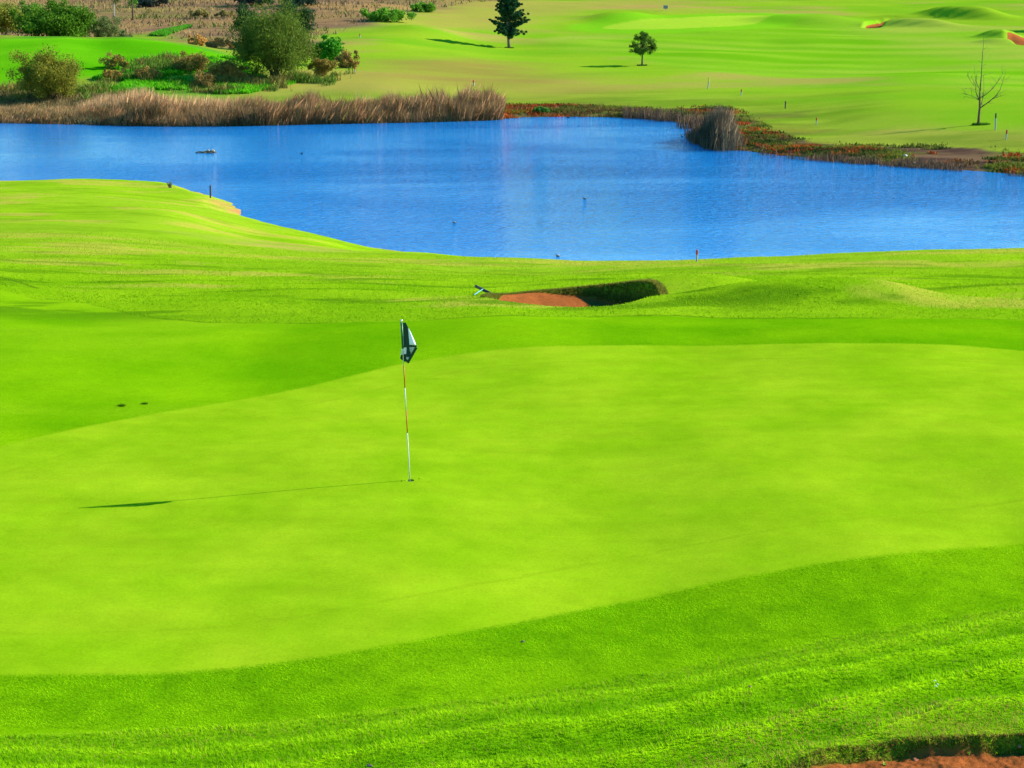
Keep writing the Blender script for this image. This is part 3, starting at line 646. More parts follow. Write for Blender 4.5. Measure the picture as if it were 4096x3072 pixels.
def build_flag():
    x, y, z = cx_, cy_, cz_; base = Vector((x, y, z - .11))
    top = Vector((x - .085, y + .02, z + 2.14))
    T = thing('flagstick', 'golf flagstick with drooping dark green and white flag standing in the hole', 'flag', (x, y, z))
    O = Vector((x, y, z)); d = (top - base).normalized()
    def seg(name, a, b, r, m):
        bm = bmesh.new(); p = [base + d * (a + .11) - O, base + d * (b + .11) - O]; tube(bm, p, [r, r], 14); return finish(bm, name, m, T)
    L = 2.14
    cuts = [(-.10, .645, 'pole', M_WHITE, .0066), (.645, .955, 'red_band', M_RED, .0066), (.955, 1.255, 'pole_section', M_WHITE, .0066), (1.255, 1.555, 'red_band', M_RED, .0066), (1.555, L, 'pole_section', M_WHITE, .0066)]
    for a, b, nm, m, r in cuts: seg(nm, a, b, r, m)
    seg('flag_sleeve', L - .36, L - .01, .0135, mat('green sleeve', (.006, .10, .04), .35, .05))
    bm = bmesh.new(); bmesh.ops.create_uvsphere(bm, u_segments=12, v_segments=8, radius=.016)
    cp = d * L + (base - O) * 0 + d * .012
    for v in bm.verts: v.co = Vector((v.co.x, v.co.y, v.co.z * .8)) + cp
    finish(bm, 'cap', M_METAL, T)
    # hanging cloth: outline seen from the front, folded in depth. (u,v) -> lateral, drop, depth
    # columns of the cloth from the left folded corner to the right one
    sc = 1 / 300.0   # metres per picture pixel here
    def P(px, py, dep): # picture point -> local
        dx, dy, dz = ray(px, py); t = (y + dep) / dy; return Vector((dx * t - x, dep, CAM_H + dz * t - z))
    # (from the close view: px = 1540 + X/6.91, py = 1260 + Y/6.91)
    def Q(X_, Y_, dep):
        dep *= .5
        return P(1540 + X_ / 6.91, 1260 + Y_ / 6.91, dep)
    def sheet(name, pts, m, uvs, nsub=6, amp=.006, seed=1):
        bm = bmesh.new(); uvl = bm.loops.layers.uv.new('UVMap')
        n_ = 14
        A, B, C_, D = pts; grid = []
        for i in range(n_ + 1):
            row = []
            for j in range(n_ + 1):
                u, v = j / n_, i / n_
                p = (A * (1 - u) + B * u) * (1 - v) + (D * (1 - u) + C_ * u) * v
                p = p + Vector((0, amp * math.sin(u * 7 + v * 3 + seed) * v + amp * .6 * math.sin(u * 13 - v * 4) * v, 0))
                vv = bm.verts.new(p); row.append((vv, (uvs[0] * (1 - u) + uvs[2] * u, uvs[1] * (1 - v) + uvs[3] * v)))
            grid.append(row)
        for i in range(n_):
            for j in range(n_):
                q = [grid[i][j], grid[i][j + 1], grid[i + 1][j + 1], grid[i + 1][j]]
                try:
                    f = bm.faces.new([a[0] for a in q])
                    for lp, a in zip(f.loops, q): lp[uvl].uv = a[1]
                except ValueError: pass
        bmesh.ops.solidify(bm, geom=bm.faces[:], thickness=.0015)
        return finish(bm, name, m, fl)
    # the cloth is one limp flag; its folds are sub-parts of the flag
    bm = bmesh.new()
    def poly(bm, pts, uvl=None): bm.faces.new([bm.verts.new(p) for p in pts])
    fl = None
    GRN, WHT = M_GREENCLOTH, M_WHITECLOTH
    me_parts = []
    def fold(pts, m, th=.002):
        me_parts.append((pts, m, th))
    # back panel: left white strip and its green hem (behind the pole)
    fold([Q(500,560,.03),Q(560,560,.02),Q(628,1060,.01),Q(440,1110,.06)], 1)
    fold([Q(440,1108,.05),Q(628,1058,.03),Q(600,1290,.03),Q(540,1290,.035),Q(420,1200,.05)], 0)
    # middle dark fold
    fold([Q(495,205,.012),Q(575,210,.0),Q(668,400,-.01),Q(680,880,-.03),Q(520,900,.012)], 0)
    fold([Q(560,220,-.004),Q(660,380,-.02),Q(668,420,-.02),Q(680,840,-.04),Q(720,1110,-.035),Q(640,1100,-.02),Q(590,890,-.01)], 0)
    # bright white panel on the right, turned to the sun
    fold([Q(640,370,-.040),Q(668,400,-.05),Q(815,795,-.13),Q(680,818,-.05)], 1)
    fold([Q(668,400,-.05),Q(650,372,-.045),Q(866,832,-.09),Q(815,800,-.13)], 1)
    fold([Q(680,818,-.05),Q(815,795,-.13),Q(866,832,-.09),Q(840,835,-.10)], 1)
    fold([Q(630,360,-.040),Q(645,360,-.03),Q(882,840,-.088),Q(862,832,-.090)], 0)
    # hem below it, then the folded-back lower corner
    fold([Q(670,815,-.052),Q(870,828,-.095),Q(884,885,-.095),Q(670,890,-.055)], 0)
    fold([Q(670,885,-.05),Q(840,890,-.10),Q(720,1115,-.03)], 2)
    fold([Q(835,885,-.10),Q(905,908,-.09),Q(655,1340,-.03),Q(640,1235,-.03),Q(716,1112,-.032)], 0)
    fold([Q(600,890,-.008),Q(690,890,-.045),Q(722,1116,-.034),Q(690,1160,-.03),Q(585,1160,-.005)], 0)
    fold([Q(585,1155,-.004),Q(692,1158,-.03),Q(640,1238,-.03),Q(585,1215,-.01)], 2)
    fold([Q(585,1212,-.01),Q(642,1236,-.03),Q(660,1340,-.03),Q(580,1300,.02)], 0)
    bm = bmesh.new()
    for pts, m, th in me_parts:
        fv = [bm.verts.new(p) for p in pts]; f = bm.faces.new(fv); f.material_index = m
    bmesh.ops.triangulate(bm, faces=bm.faces[:])
    bmesh.ops.subdivide_edges(bm, edges=bm.edges[:], cuts=3, use_grid_fill=True)
    for v in bm.verts:
        k = min(1, max(0, (2.1 - v.co.z) / .5)); v.co.y += k * (.008 * math.sin(v.co.x * 70 + v.co.z * 22) + .004 * math.sin(v.co.x * 150))
    r = bmesh.ops.solidify(bm, geom=bm.faces[:], thickness=.002)
    fl = finish(bm, 'flag', GRN, T, smooth_=False); fl['label'] = 'limp folded flag, dark green border around white panels'
    fl.data.materials.append(WHT); fl.data.materials.append(mat('shaded print on white cloth', (.30, .34, .30), .8, .55, 90))
build_flag()

# ------------------------------------------------------------------ rake
def build_rake():
    x, y, z = hit(1928, 1172); zl = lambda X, Y: float(terrain(np.array([X]), np.array([Y]))[0])
    a = hit(1899, 1160); b = hit(1957, 1181); c = hit(1932, 1170); e = hit(1897, 1184)
    T = thing('bunker_rake', 'black headed rake with pale blue handle lying left of the bunker', 'rake', c)
    C0 = Vector(c); A = Vector(a) - C0; B = Vector(b) - C0; L = .62; dr = (B - A); dr.z = 0; dr.normalize(); ang = math.atan2(dr.y, dr.x)
    up = Vector((0, 0, .07)); dr = Vector((.19, -.30, -.035))
    bm = bmesh.new(); tube(bm, [up - dr, up - dr * .98, up + dr * .98, up + dr], [.03, .040, .040, .03], 6)
    for k in range(12):
        p = dr * (k / 5.5 - 1) * .94; nrm = Vector((-.6, -.5, 0))
        tube(bm, [p + up, p + up + nrm * .05 + Vector((0, 0, .06))], [.009, .005], 6)
    finish(bm, 'rake_head', mat('black plastic', (.008, .009, .012), .4, .1), T)
    E = Vector(e) - C0; bm = bmesh.new(); tube(bm, [up + Vector((0, 0, .02)), E + Vector((0, 0, .03))], [.012, .011], 8)
    finish(bm, 'handle', mat('pale blue handle', (.10, .34, .40), .4, .05), T)
build_rake()

# ------------------------------------------------------------------ marker stakes
def stake(px, ytop, ybase, label, kind='red', lean=0., wpx=None, group='marker stakes round the lake', frac=.42):
    x, y, z = hit(px, ybase); sc = mscale(y, ybase); H = (ybase - ytop) / sc / .97; r = (wpx or 6) / sc / 2
    T = thing('marker_stake', label, 'stake', (x, y, z), group, 0, 0, lean)
    top, bot = {'red': (M_RED, M_POST), 'dark': (M_WOOD, M_WOOD), 'yellow': (M_YEL, M_POST), 'grey': (M_WOOD, M_GREY)}[kind]
    h1 = H * (1 - frac)
    bm = bmesh.new(); tube(bm, [(0, 0, -.15), (0, 0, h1)], [r * .95, r], 8); finish(bm, 'post', bot, T, False)
    bm = bmesh.new(); tube(bm, [(0, 0, h1), (0, 0, H - r * .5), (0, 0, H)], [r * 1.08, r * 1.08, r * .7], 8); finish(bm, 'painted_top' if kind != 'dark' else 'post_top', top, T, False)
    return T
stake(2787, 1000, 1047, 'red topped white stake on the grass crest at the near lake edge', 'red', 0, 8)
stake(842, 743, 792, 'dark wooden stake at the tip of the grassy point', 'dark', .03, 7)
stake(1440, 136, 150, 'small red stake on the slope left of the conifer', 'red', 0, 5)
stake(1420, 271, 290, 'small red stake above the reeds, right of the brown scrub', 'red', 0, 5)
stake(1896, 322, 344, 'red and white stake behind the right end of the reed bed', 'red', -.1, 6)
stake(2831, 309, 355, 'tall pale yellow stake on the grass below the small round tree', 'yellow', .12, 5)
stake(2965, 358, 382, 'thin red tipped stake above the dark shoreline bush', 'red', 0, 5)
stake(3141, 405, 435, 'short dark wooden stake on the right-hand bank', 'dark', 0, 5)
stake(3265, 471, 500, 'red stake with a bent top on the right-hand bank', 'red', 0, 5)
stake(3981, 456, 521, 'tall grey stake with dark top just right of the bare tree', 'grey', -.03, 6, frac=.3)
stake(4023, 521, 560, 'red topped stake nearest the muddy bank, at the right edge', 'red', .06, 6)
stake(458, 8, 68, 'thin pale pole on the dry hillside beside the slim trunk', 'grey', 0, 4, group='poles on the hillside', frac=.2)

# ------------------------------------------------------------------ trees and shrubs
M_BARK = mat('bark', (.09, .06, .04), .9, .35, 12); M_BARKL = mat('pale bark', (.16, .12, .085), .9, .3, 12)
def loc_of(px, py): return Vector(hit(px, py))
def cedar():
    b = loc_of(2036, 192); s = 1 / mscale(b.y, 190); r = np.random.default_rng(3)
    T = thing('conifer_tree', 'dark blue-green conifer standing alone on the far grass', 'tree', b)
    H = 215 * s; bm = bmesh.new(); tube(bm, [(0.02, 0, -.2), (-.1, 0, H * .2), (-.35, 0, H * .5), (-.2, 0, H * .97)], [.30, .24, .16, .03], 10)
    C, R = [], []
    for k in range(86):
        t = r.uniform(.0, 1) ** .9; hz = H * (.24 + .74 * t); th = r.uniform(0, 2 * math.pi)
        wmax = np.interp(t, [0, .15, .45, .8, 1], [70, 84, 72, 42, 8]) * s
        if math.cos(th) < 0: wmax *= .88
        L = wmax * r.uniform(.72, 1.05); rise = L * r.uniform(.25, .6) - (.35 * L if t < .12 else 0)
        p0 = Vector((-.1, 0, hz - .3)); p1 = p0 + Vector((math.cos(th) * L, math.sin(th) * L, rise))
        tube(bm, [p0, (p0 + p1) / 2 + Vector((0, 0, -.1)), p1], [.07, .045, .012], 5)
        for q in np.linspace(.25, 1.0, 6):
            c = p0.lerp(p1, float(q)) + Vector(r.normal(size=3) * .12); C.append(c); R.append((.38 * (1.25 - q) + .13,) * 2 + (.26 * (1.2 - q) + .12,))
    finish(bm, 'trunk', M_BARKL, T)
    leaves('crown', C, R, 110, .16, (.010, .040, .018), (.030, .095, .030), T, 5, up=.3)
    grass_ring(T, .9, (.03, .09, .01))
def grass_ring(T, rad, c):
    n = 260; th = rng.uniform(0, 6.28, n); rr = rad * np.sqrt(rng.random(n))
    P = np.stack([rr * np.cos(th), rr * np.sin(th) * .6, np.full(n, -.05)], 1)
    blades('grass_tuft', P, rng.uniform(.1, .32, n), np.full(n, .06), rng.normal(0, .06, (n, 2)), lerp(c, [v * 1.8 for v in c], rng.random(n)), M_BLADE, T)
def round_tree():
    b = loc_of(2568, 263); s = 1 / mscale(b.y, 262); r = np.random.default_rng(4)
    T = thing('round_tree', 'small round-crowned tree with a bare straight trunk on the far fairway', 'tree', b)
    bm = bmesh.new(); top = Vector((.02, 0, 78 * s)); tube(bm, [(0, 0, -.2), (.02, 0, 35 * s), top], [.15, .11, .09], 10)
    C, R = [], []
    for k in range(85):
        d = Vector(r.normal(size=3)).normalized(); d.z = max(d.z, -.75)
        rr = r.uniform(.55, 1.0); c = Vector((.1 + d.x * 58 * s * rr, d.y * 56 * s * rr, 82 * s + d.z * 50 * s * rr)); C.append(c); R.append((.36, .36, .30))
        if k % 3 == 0: tube(bm, [Vector((.02, 0, (45 + 30 * r.random()) * s)), Vector((c.x * .5, c.y * .5, c.z - .25)), c], [.06, .04, .012], 5)
    finish(bm, 'trunk', M_BARK, T)
    leaves('crown', C, R, 85, .13, (.022, .065, .008), (.075, .14, .012), T, 6)
    grass_ring(T, .8, (.02, .07, .01))
def bare_tree():
    b = loc_of(3913, 500); sc = mscale(b.y, 500); r = np.random.default_rng(9)
    T = thing('bare_tree', 'leafless young tree with upswept branches beside the grey stake', 'tree', b)
    def L(X_, Y_, d=0): # point of the close view -> local metres, d = depth
        return Vector(((3700 + X_ / 3.318 - 3913) / sc, d, (500 - (200 + Y_ / 3.318)) / sc / .98))
    def limb(pts, r0, r1, dm, twigs=5):
        n = len(pts); P = [L(p[0], p[1], dm * i / (n - 1)) for i, p in enumerate(pts)]
        tube(bm, P, list(np.linspace(r0, r1, n)), 6)
        for k in range(twigs):
            i = r.integers(0, n - 1); t = r.random(); a = P[i].lerp(P[i + 1], t); dr = (P[i + 1] - P[i]).normalized()
            e = a + (dr * r.uniform(.2, .5) + Vector(r.normal(size=3)) * .28) * r.uniform(.6, 1.3) + Vector((0, 0, .12)); mid = (a + e) / 2 + Vector(r.normal(size=3)) * .05
            tube(bm, [a, mid, e], [.013, .010, .006], 4)
    bm = bmesh.new(); tube(bm, [L(707, 1000), L(707, 880), L(712, 780), L(703, 650), L(700, 560)], [.13, .11, .105, .085, .06], 10); finish(bm, 'trunk', mat('reddish bark', (.15, .075, .04), .9, .3, 10), T)
    bm = bmesh.new()
    tube(bm, [L(700, 560), L(703, 370), L(700, 150), L(702, -40), L(702, -145)], [.06, .040, .026, .015, .008], 6)
    for h in range(8): 
        yy = 330 - h * 42; a = L(701, yy); e = a + Vector((r.uniform(.15, .45) * (1 if h % 3 else -1), r.normal() * .2, .22)); tube(bm, [a, e], [.012, .006], 4)
    limb([(715,780),(830,690),(900,620),(945,540),(975,380)], .055, .012, -.6, 9)
    limb([(830,690),(880,655),(960,625),(1030,598)], .025, .009, -.5, 4)
    limb([(720,760),(755,660),(775,560),(775,390)], .035, .010, .9, 9)
    limb([(705,650),(780,610),(860,540),(930,450),(985,370),(1015,290)], .04, .009, .4, 10)
    limb([(690,668),(645,590),(620,500),(625,360)], .04, .010, -.5, 9)
    limb([(690,668),(620,632),(540,605),(480,588)], .022, .008, .5, 5)
    limb([(690,675),(600,650),(460,620)], .018, .007, -.6, 4)
    limb([(620,500),(560,420),(515,345)], .018, .007, .2, 6)
    limb([(700,550),(665,480),(640,350),(638,240)], .026, .008, .9, 7)
    limb([(705,375),(760,355),(825,342)], .016, .007, .3, 3)
    limb([(700,560),(600,535),(470,540)], .016, .006, .8, 5)
    finish(bm, 'branches', M_BARK, T)
    n = 700; th = rng.uniform(0, 6.28, n); rr = np.sqrt(rng.random(n))
    P = np.stack([.25 + .85 * rr * np.cos(th), .5 * rr * np.sin(th), np.full(n, -.05)], 1)
    blades('grass_tuft', P, rng.uniform(.1, .30, n), np.full(n, .04), rng.normal(0, .05, (n, 2)), lerp((.025, .09, .008), (.05, .16, .01), rng.random(n)), M_BLADE, T)
cedar(); round_tree(); bare_tree()

def shrub(name, px, pbase, wpx, hpx, label, cat, cd, cl, leaf=.18, nclump=70, per=90, seed=1, stems=7, lift=.0, group=None, up=.2, ybase=None, flat=1.0, depth=.8, m=None, ragged=.42, lean=0, partname='foliage', elong=1.6, bark=None):
    b = Vector(hit(px, pbase)) if ybase is None else Vector(at_depth(px, pbase, ybase))
    if ybase is not None: b.z = float(terrain(np.array([b.x]), np.array([b.y]))[0])
    s = 1 / mscale(b.y, pbase); W = wpx * s / 2 * 1.08; H = hpx * s * 1.03; r = np.random.default_rng(seed)
    T = thing(name, label, cat, b, group)
    C, R = [], []; bm = bmesh.new()
    for k in range(nclump):
        d = r.normal(size=3); d /= np.linalg.norm(d); d[2] = d[2] if r.random() < .6 else abs(d[2])
        rr = r.uniform(.45, 1.0) ** .7 * (1 + ragged * r.normal() * .5)
        zc = H * (lift + (1 - lift) * .40); cz = zc + d[2] * (H - zc) * .88 * rr if d[2] > 0 else zc + d[2] * (zc - lift * H) * rr * .85
        c = Vector((d[0] * W * .86 * rr + lean * cz, d[1] * W * depth * rr, cz)); C.append(c)
        q = (W + H) * .5; u_ = r.uniform(.55, 1.5); R.append((q * .20 * flat * u_, q * .20 * u_, q * .17 * u_))
        if stems and k % max(1, nclump // stems) == 0:
            tube(bm, [Vector((r.normal() * .1 * W, r.normal() * .05, -.2)), Vector((c.x * .5, c.y * .5, max(.2, c.z * .45))), c], [.035 * H * .6, .02 * H * .6, .008], 6)
    if stems: finish(bm, 'stems', bark or M_BARK, T)
    else: bm.free()
    leaves(partname, C, R, int(per * 1.6), leaf, cd, cl, T, seed + 50, m, up, elong); return T

OL_D, OL_L = (.035, .065, .008), (.125, .175, .018)
shrub('feathery_tree', 1105, 325, 312, 280, 'large feathery olive-green tree with several dark trunks above the reeds', 'tree', OL_D, OL_L, .14, 190, 150, 11, 9, .07, up=.5, depth=.8)
shrub('dark_tree', 990, 240, 90, 175, 'dark green crown showing behind the left shoulder of the feathery tree', 'tree', (.008, .030, .012), (.025, .06, .018), .2, 40, 80, 12, 4, .3, ybase=240)
shrub('dark_tree', 1180, 240, 130, 205, 'dark green crown rising behind the right shoulder of the feathery tree', 'tree', (.008, .028, .012), (.03, .07, .018), .2, 50, 80, 13, 4, .3, ybase=245)
shrub('leafy_shrub', 1308, 262, 130, 100, 'bright green leafy shrub to the right of the feathery tree', 'shrub', (.02, .12, .008), (.07, .28, .012), .28, 40, 60, 14, 4, .1)
shrub('dry_shrub', 1390, 272, 90, 62, 'brownish twiggy shrub at the right end of the thicket', 'shrub', (.09, .07, .03), (.19, .15, .05), .14, 30, 90, 15, 3, m=M_DRY)
shrub('dry_shrub', 1290, 305, 130, 68, 'olive and brown low shrub at the feet of the bright green shrub', 'shrub', (.08, .09, .02), (.18, .15, .05), .14, 40, 90, 16, 3, m=M_DRY)
shrub('broad_tree', 240, 152, 310, 140, 'big dense dark green tree on top of the tee mound', 'tree', (.028, .070, .005), (.095, .21, .010), .26, 130, 90, 17, 5, 0, ybase=252)
shrub('leafy_tree', 20, 150, 140, 150, 'yellowish green tree cut off by the left edge', 'tree', (.09, .11, .015), (.26, .26, .03), .2, 60, 90, 18, 4, .25, ybase=262)
shrub('leafy_tree', 130, 100, 120, 120, 'pale green tree behind the big dense dark one', 'tree', (.05, .12, .015), (.16, .26, .03), .2, 50, 90, 19, 4, .2, ybase=300)
shrub('pale_shrub', 425, 152, 125, 95, 'grey-green airy shrub right of the big dense dark tree', 'shrub', (.07, .10, .03), (.18, .20, .06), .14, 50, 100, 20, 5, .05, ybase=255)
shrub('pale_shrub', 500, 155, 70, 32, 'very low grey-green shrub beside the airy one', 'shrub', (.07, .10, .03), (.16, .17, .06), .12, 20, 70, 21, 3, 0, ybase=255)
shrub('shore_tree', 192, 412, 270, 190, 'olive and orange tinged feathery bush with a twisted trunk on the left shore', 'tree', (.060, .085, .010), (.24, .21, .02), .13, 120, 130, 22, 9, .12, up=.5, lean=.05)
shrub('dry_shrub', 770, 287, 150, 72, 'rounded brown shrub on the green weeds below the tee', 'shrub', (.08, .075, .025), (.20, .17, .05), .13, 50, 100, 23, 4, m=M_DRY)
shrub('dry_shrub', 925, 325, 150, 82, 'reddish brown shrub just left of the feathery tree', 'shrub', (.09, .070, .025), (.22, .16, .05), .13, 50, 100, 24, 4, m=M_DRY)
shrub('dry_shrub', 462, 275, 105, 55, 'small olive brown shrub in the middle of the mown slope', 'shrub', (.08, .09, .025), (.20, .17, .05), .12, 35, 90, 25, 4, m=M_DRY)
shrub('dry_shrub', 450, 320, 90, 42, 'thin rusty shrub below the small olive brown one', 'shrub', (.12, .09, .03), (.25, .18, .06), .12, 20, 60, 26, 3, m=M_DRY)
shrub('dry_shrub', 590, 320, 110, 45, 'thin rusty shrub among bright weeds behind the reeds', 'shrub', (.12, .09, .03), (.24, .16, .06), .12, 24, 60, 27, 3, m=M_DRY)
shrub('dry_shrub', 820, 350, 100, 60, 'wispy tan shrub behind the reeds below the reddish brown one', 'shrub', (.12, .09, .04), (.24, .18, .07), .12, 24, 60, 28, 3, m=M_DRY)
shrub('straw_clump', 788, 195, 90, 44, 'orange straw clump at the edge of the mown tee', 'plant', (.20, .11, .04), (.40, .26, .10), .16, 20, 90, 29, 0, m=M_DRY, up=.8, ybase=246)
shrub('straw_clump', 870, 212, 110, 38, 'dull brown scrub right of the orange straw clump', 'plant', (.14, .09, .05), (.30, .18, .08), .16, 20, 90, 30, 0, m=M_DRY, up=.6, ybase=240)
shrub('dark_bush', 932, 208, 60, 32, 'small dark bush left of the feathery tree', 'bush', (.02, .03, .025), (.05, .06, .04), .16, 16, 80, 31, 0, ybase=246)
shrub('dark_bush', 1190, 48, 180, 70, 'dark bush standing in for shadow and scrub at the top edge above the feathery tree', 'bush', (.010, .025, .018), (.03, .06, .03), .3, 40, 90, 32, 0, ybase=360)  # leaf mass added where ground shadow and bush run together
shrub('dark_bush', 1020, 40, 190, 60, 'long dark thicket standing in for tree shade at the top edge, left of the other dark bush', 'bush', (.012, .022, .025), (.025, .045, .03), .3, 40, 90, 33, 0, ybase=365)  # thicket added to darken ground shaded by trees above
shrub('dark_bush', 610, 26, 150, 50, 'dark bush put in for a tree shadow at the top edge by the slim trunk', 'bush', (.012, .022, .022), (.03, .05, .03), .3, 30, 90, 34, 0, ybase=372)  # bush added in place of a shadow on the ground
shrub('yellow_bush', 900, 62, 90, 26, 'yellow-brown bush high on the dry hillside', 'bush', (.14, .11, .04), (.30, .24, .07), .2, 20, 80, 36, 0, ybase=335)
shrub('yellow_bush', 800, 66, 100, 34, 'broader yellow-brown bush high on the dry hillside', 'bush', (.14, .12, .04), (.30, .24, .07), .2, 24, 80, 37, 0, ybase=333)
shrub('green_mound_bush', 1545, 84, 190, 44, 'low bright green bush sprawling on the grassy slope', 'bush', (.05, .15, .01), (.14, .30, .02), .25, 50, 90, 38, 0)
shrub('green_mound_bush', 1690, 48, 120, 30, 'smaller green bush higher up the grassy slope', 'bush', (.05, .15, .01), (.13, .28, .02), .25, 34, 90, 39, 0)
shrub('green_shrub', 2170, 452, 60, 26, 'small green leafy plant above the red shoreline growth', 'plant', (.03, .12, .02), (.08, .22, .03), .15, 14, 60, 41, 0)
def bend_clump():
    b = loc_of(2868, 575); s = 1 / mscale(b.y, 575); n = 16000; r = np.random.default_rng(40); T = thing('reed_clump', 'tall grey-brown brushy reed clump at the bend of the far shore', 'reeds', b)
    x = r.normal(0, 33 * s, n); x = np.clip(x, -72 * s, 80 * s); y = r.normal(0, 2.0, n); pz = terrain(b.x + x, b.y + y); z0 = np.maximum(pz, ZW) - b.z - .05
    H = 145 * s * np.exp(-(x / (75 * s)) ** 2) * r.uniform(.45, 1.0, n) * (1 + .15 * fbm(x, y, 1.2, 2, 141))
    T_ = lerp((.075, .052, .035), (.22, .165, .10), r.random(n)) * (1 - .25 * smooth(20 * s, -50 * s, x))[:, None]
    blades('stems', np.column_stack([x, y, z0]), H, r.uniform(.02, .05, n), np.stack([H * (.10 + .13 * r.normal(size=n)), H * r.normal(0, .12, n)], 1), T_, M_DRY, T)
bend_clump()
# slim tree whose crown is above the picture
def slim():
    b = Vector(hit(532, 80)); s = 1 / mscale(b.y, 80)
    T = thing('slim_tree', 'slim dark trunk on the dry hillside, crown cut off by the top edge', 'tree', b)
    bm = bmesh.new(); tube(bm, [(0, 0, -.3), (0, 0, 80 * s), (.1, 0, 140 * s)], [.16, .14, .08], 8); finish(bm, 'trunk', M_BARK, T)
    r = np.random.default_rng(77); C = [(r.normal() * 2.2, r.normal() * 2, 120 * s + r.normal() * 1.3) for _ in range(40)]
    leaves('crown', C, [.7] * 40, 60, .25, (.03, .10, .01), (.09, .22, .02), T, 78)
slim()
# tree just outside the right edge whose long shadow enters the picture
shrub('shade_tree', 4330, 120, 150, 170, 'dark tree beyond the right edge throwing a long shadow', 'tree', (.02, .05, .01), (.06, .11, .02), .3, 60, 70, 79, 4, .3, ybase=318)

# ------------------------------------------------------------------ reeds and other growth nobody could count
def shore_pts(n, x0, x1, w0, w1, seed, ymin=120):
    """random ground points along the far shore between picture columns, w0..w1 metres inland"""
    r = np.random.default_rng(seed); out = []
    for _ in range(60):
        Y = r.uniform(118, 215, n * 2); a = (r.uniform(x0, x1, n * 2) - 2048) / F; X = a * Y / .99
        s = -sdf(LAKE, X, Y); k = (s > w0) & (s < w1) & (Y > ymin); out.append(np.stack([X[k], Y[k]], 1))
        if sum(map(len, out)) >= n: break
    P = np.concatenate(out)[:n]; return np.column_stack([P, terrain(P[:, 0], P[:, 1])])
def colx(P): return 2048 + F * P[:, 0] / P[:, 1] * .99
def reeds():
    P = shore_pts(130000, -700, 2010, -1.6, 8.5, 91, 150)
    px = colx(P); s = -sdf(LAKE, P[:, 0], P[:, 1]); n = len(P)
    env = .80 * np.interp(px, [-700, 0, 340, 420, 560, 700, 900, 1250, 1400, 1700, 1850, 1960, 2010], [1.0, 1.2, 1.0, 1.6, 2.6, 2.4, 2.2, 2.7, 2.5, 2.6, 2.9, 2.9, 1.8])
    env = env * (1 + .55 * fbm(P[:, 0], P[:, 1], 1.8, 4, 92)) * np.interp(s, [-1.6, 0, 3, 8.5], [.8, .9, 1.0, .85])
    H = env * rng.uniform(.55, 1.12, n)
    g = fbm(P[:, 0], P[:, 1], 4.0, 3, 93)
    lean = np.stack([H * (.12 + .20 * rng.normal(0, 1, n) + .30 * g), H * rng.normal(0, .25, n)], 1)
    T = lerp((.17, .082, .040), (.50, .29, .135), rng.random(n))
    T = T * (1 + .45 * fbm(P[:, 0], P[:, 1], 2.5, 4, 94))[:, None]
    gr = (rng.random(n) < .12); T[gr] = lerp((.11, .13, .025), (.2, .2, .05), rng.random(gr.sum()))
    T = T * np.interp(s, [-1.6, .5, 3.5], [.62, .75, 1.0])[:, None]
    tag(blades('reed_bed', P, H, rng.uniform(.012, .040, n), lean, T, M_DRY), 'brown leaning reed and scrub bed along the far left shore', 'reeds', kind='stuff')
    P = shore_pts(26000, 340, 1980, 4.0, 10, 95, 150); px = colx(P); n = len(P)
    k = fbm(P[:, 0], P[:, 1], 5, 3, 96) + np.interp(px, [340, 500, 560, 800, 900, 1250, 1380, 1500, 1800, 1850], [.2, .5, .6, .5, .1, .2, .5, .1, .1, .5]) > .22
    P = P[k]; n = len(P); H = np.interp(colx(P), [340, 560, 700, 900, 1250, 1400, 1550, 1850, 1980], [1.2, 2.7, 2.3, 1.9, 1.7, 2.7, 1.3, 2.3, 1.7]) * rng.uniform(.6, 1.12, n)
    tag(blades('straw_reeds', P, H, rng.uniform(.02, .05, n), np.stack([H * rng.normal(.08, .12, n), H * rng.normal(0, .15, n)], 1), lerp((.34, .19, .09), (.72, .46, .22), rng.random(n) ** 1.3), M_DRY), 'pale straw-coloured dead reeds standing behind the brown bed', 'reeds', kind='stuff')
    # low yellowish marsh grass at the far left water edge
    P = shore_pts(45000, -700, 700, -.8, 17, 97, 150); n = len(P); H = rng.uniform(.3, 1.0, n)
    tag(blades('marsh_grass', P, H, rng.uniform(.04, .09, n), H[:, None] * rng.normal(0, .35, (n, 2)), lerp((.14, .10, .035), (.44, .32, .14), rng.random(n)) * (1 - .35 * smooth(5, 9, -sdf(LAKE, P[:, 0], P[:, 1])))[:, None], M_DRY), 'tan marsh grass low along the left water edge', 'grass', kind='stuff')
reeds()
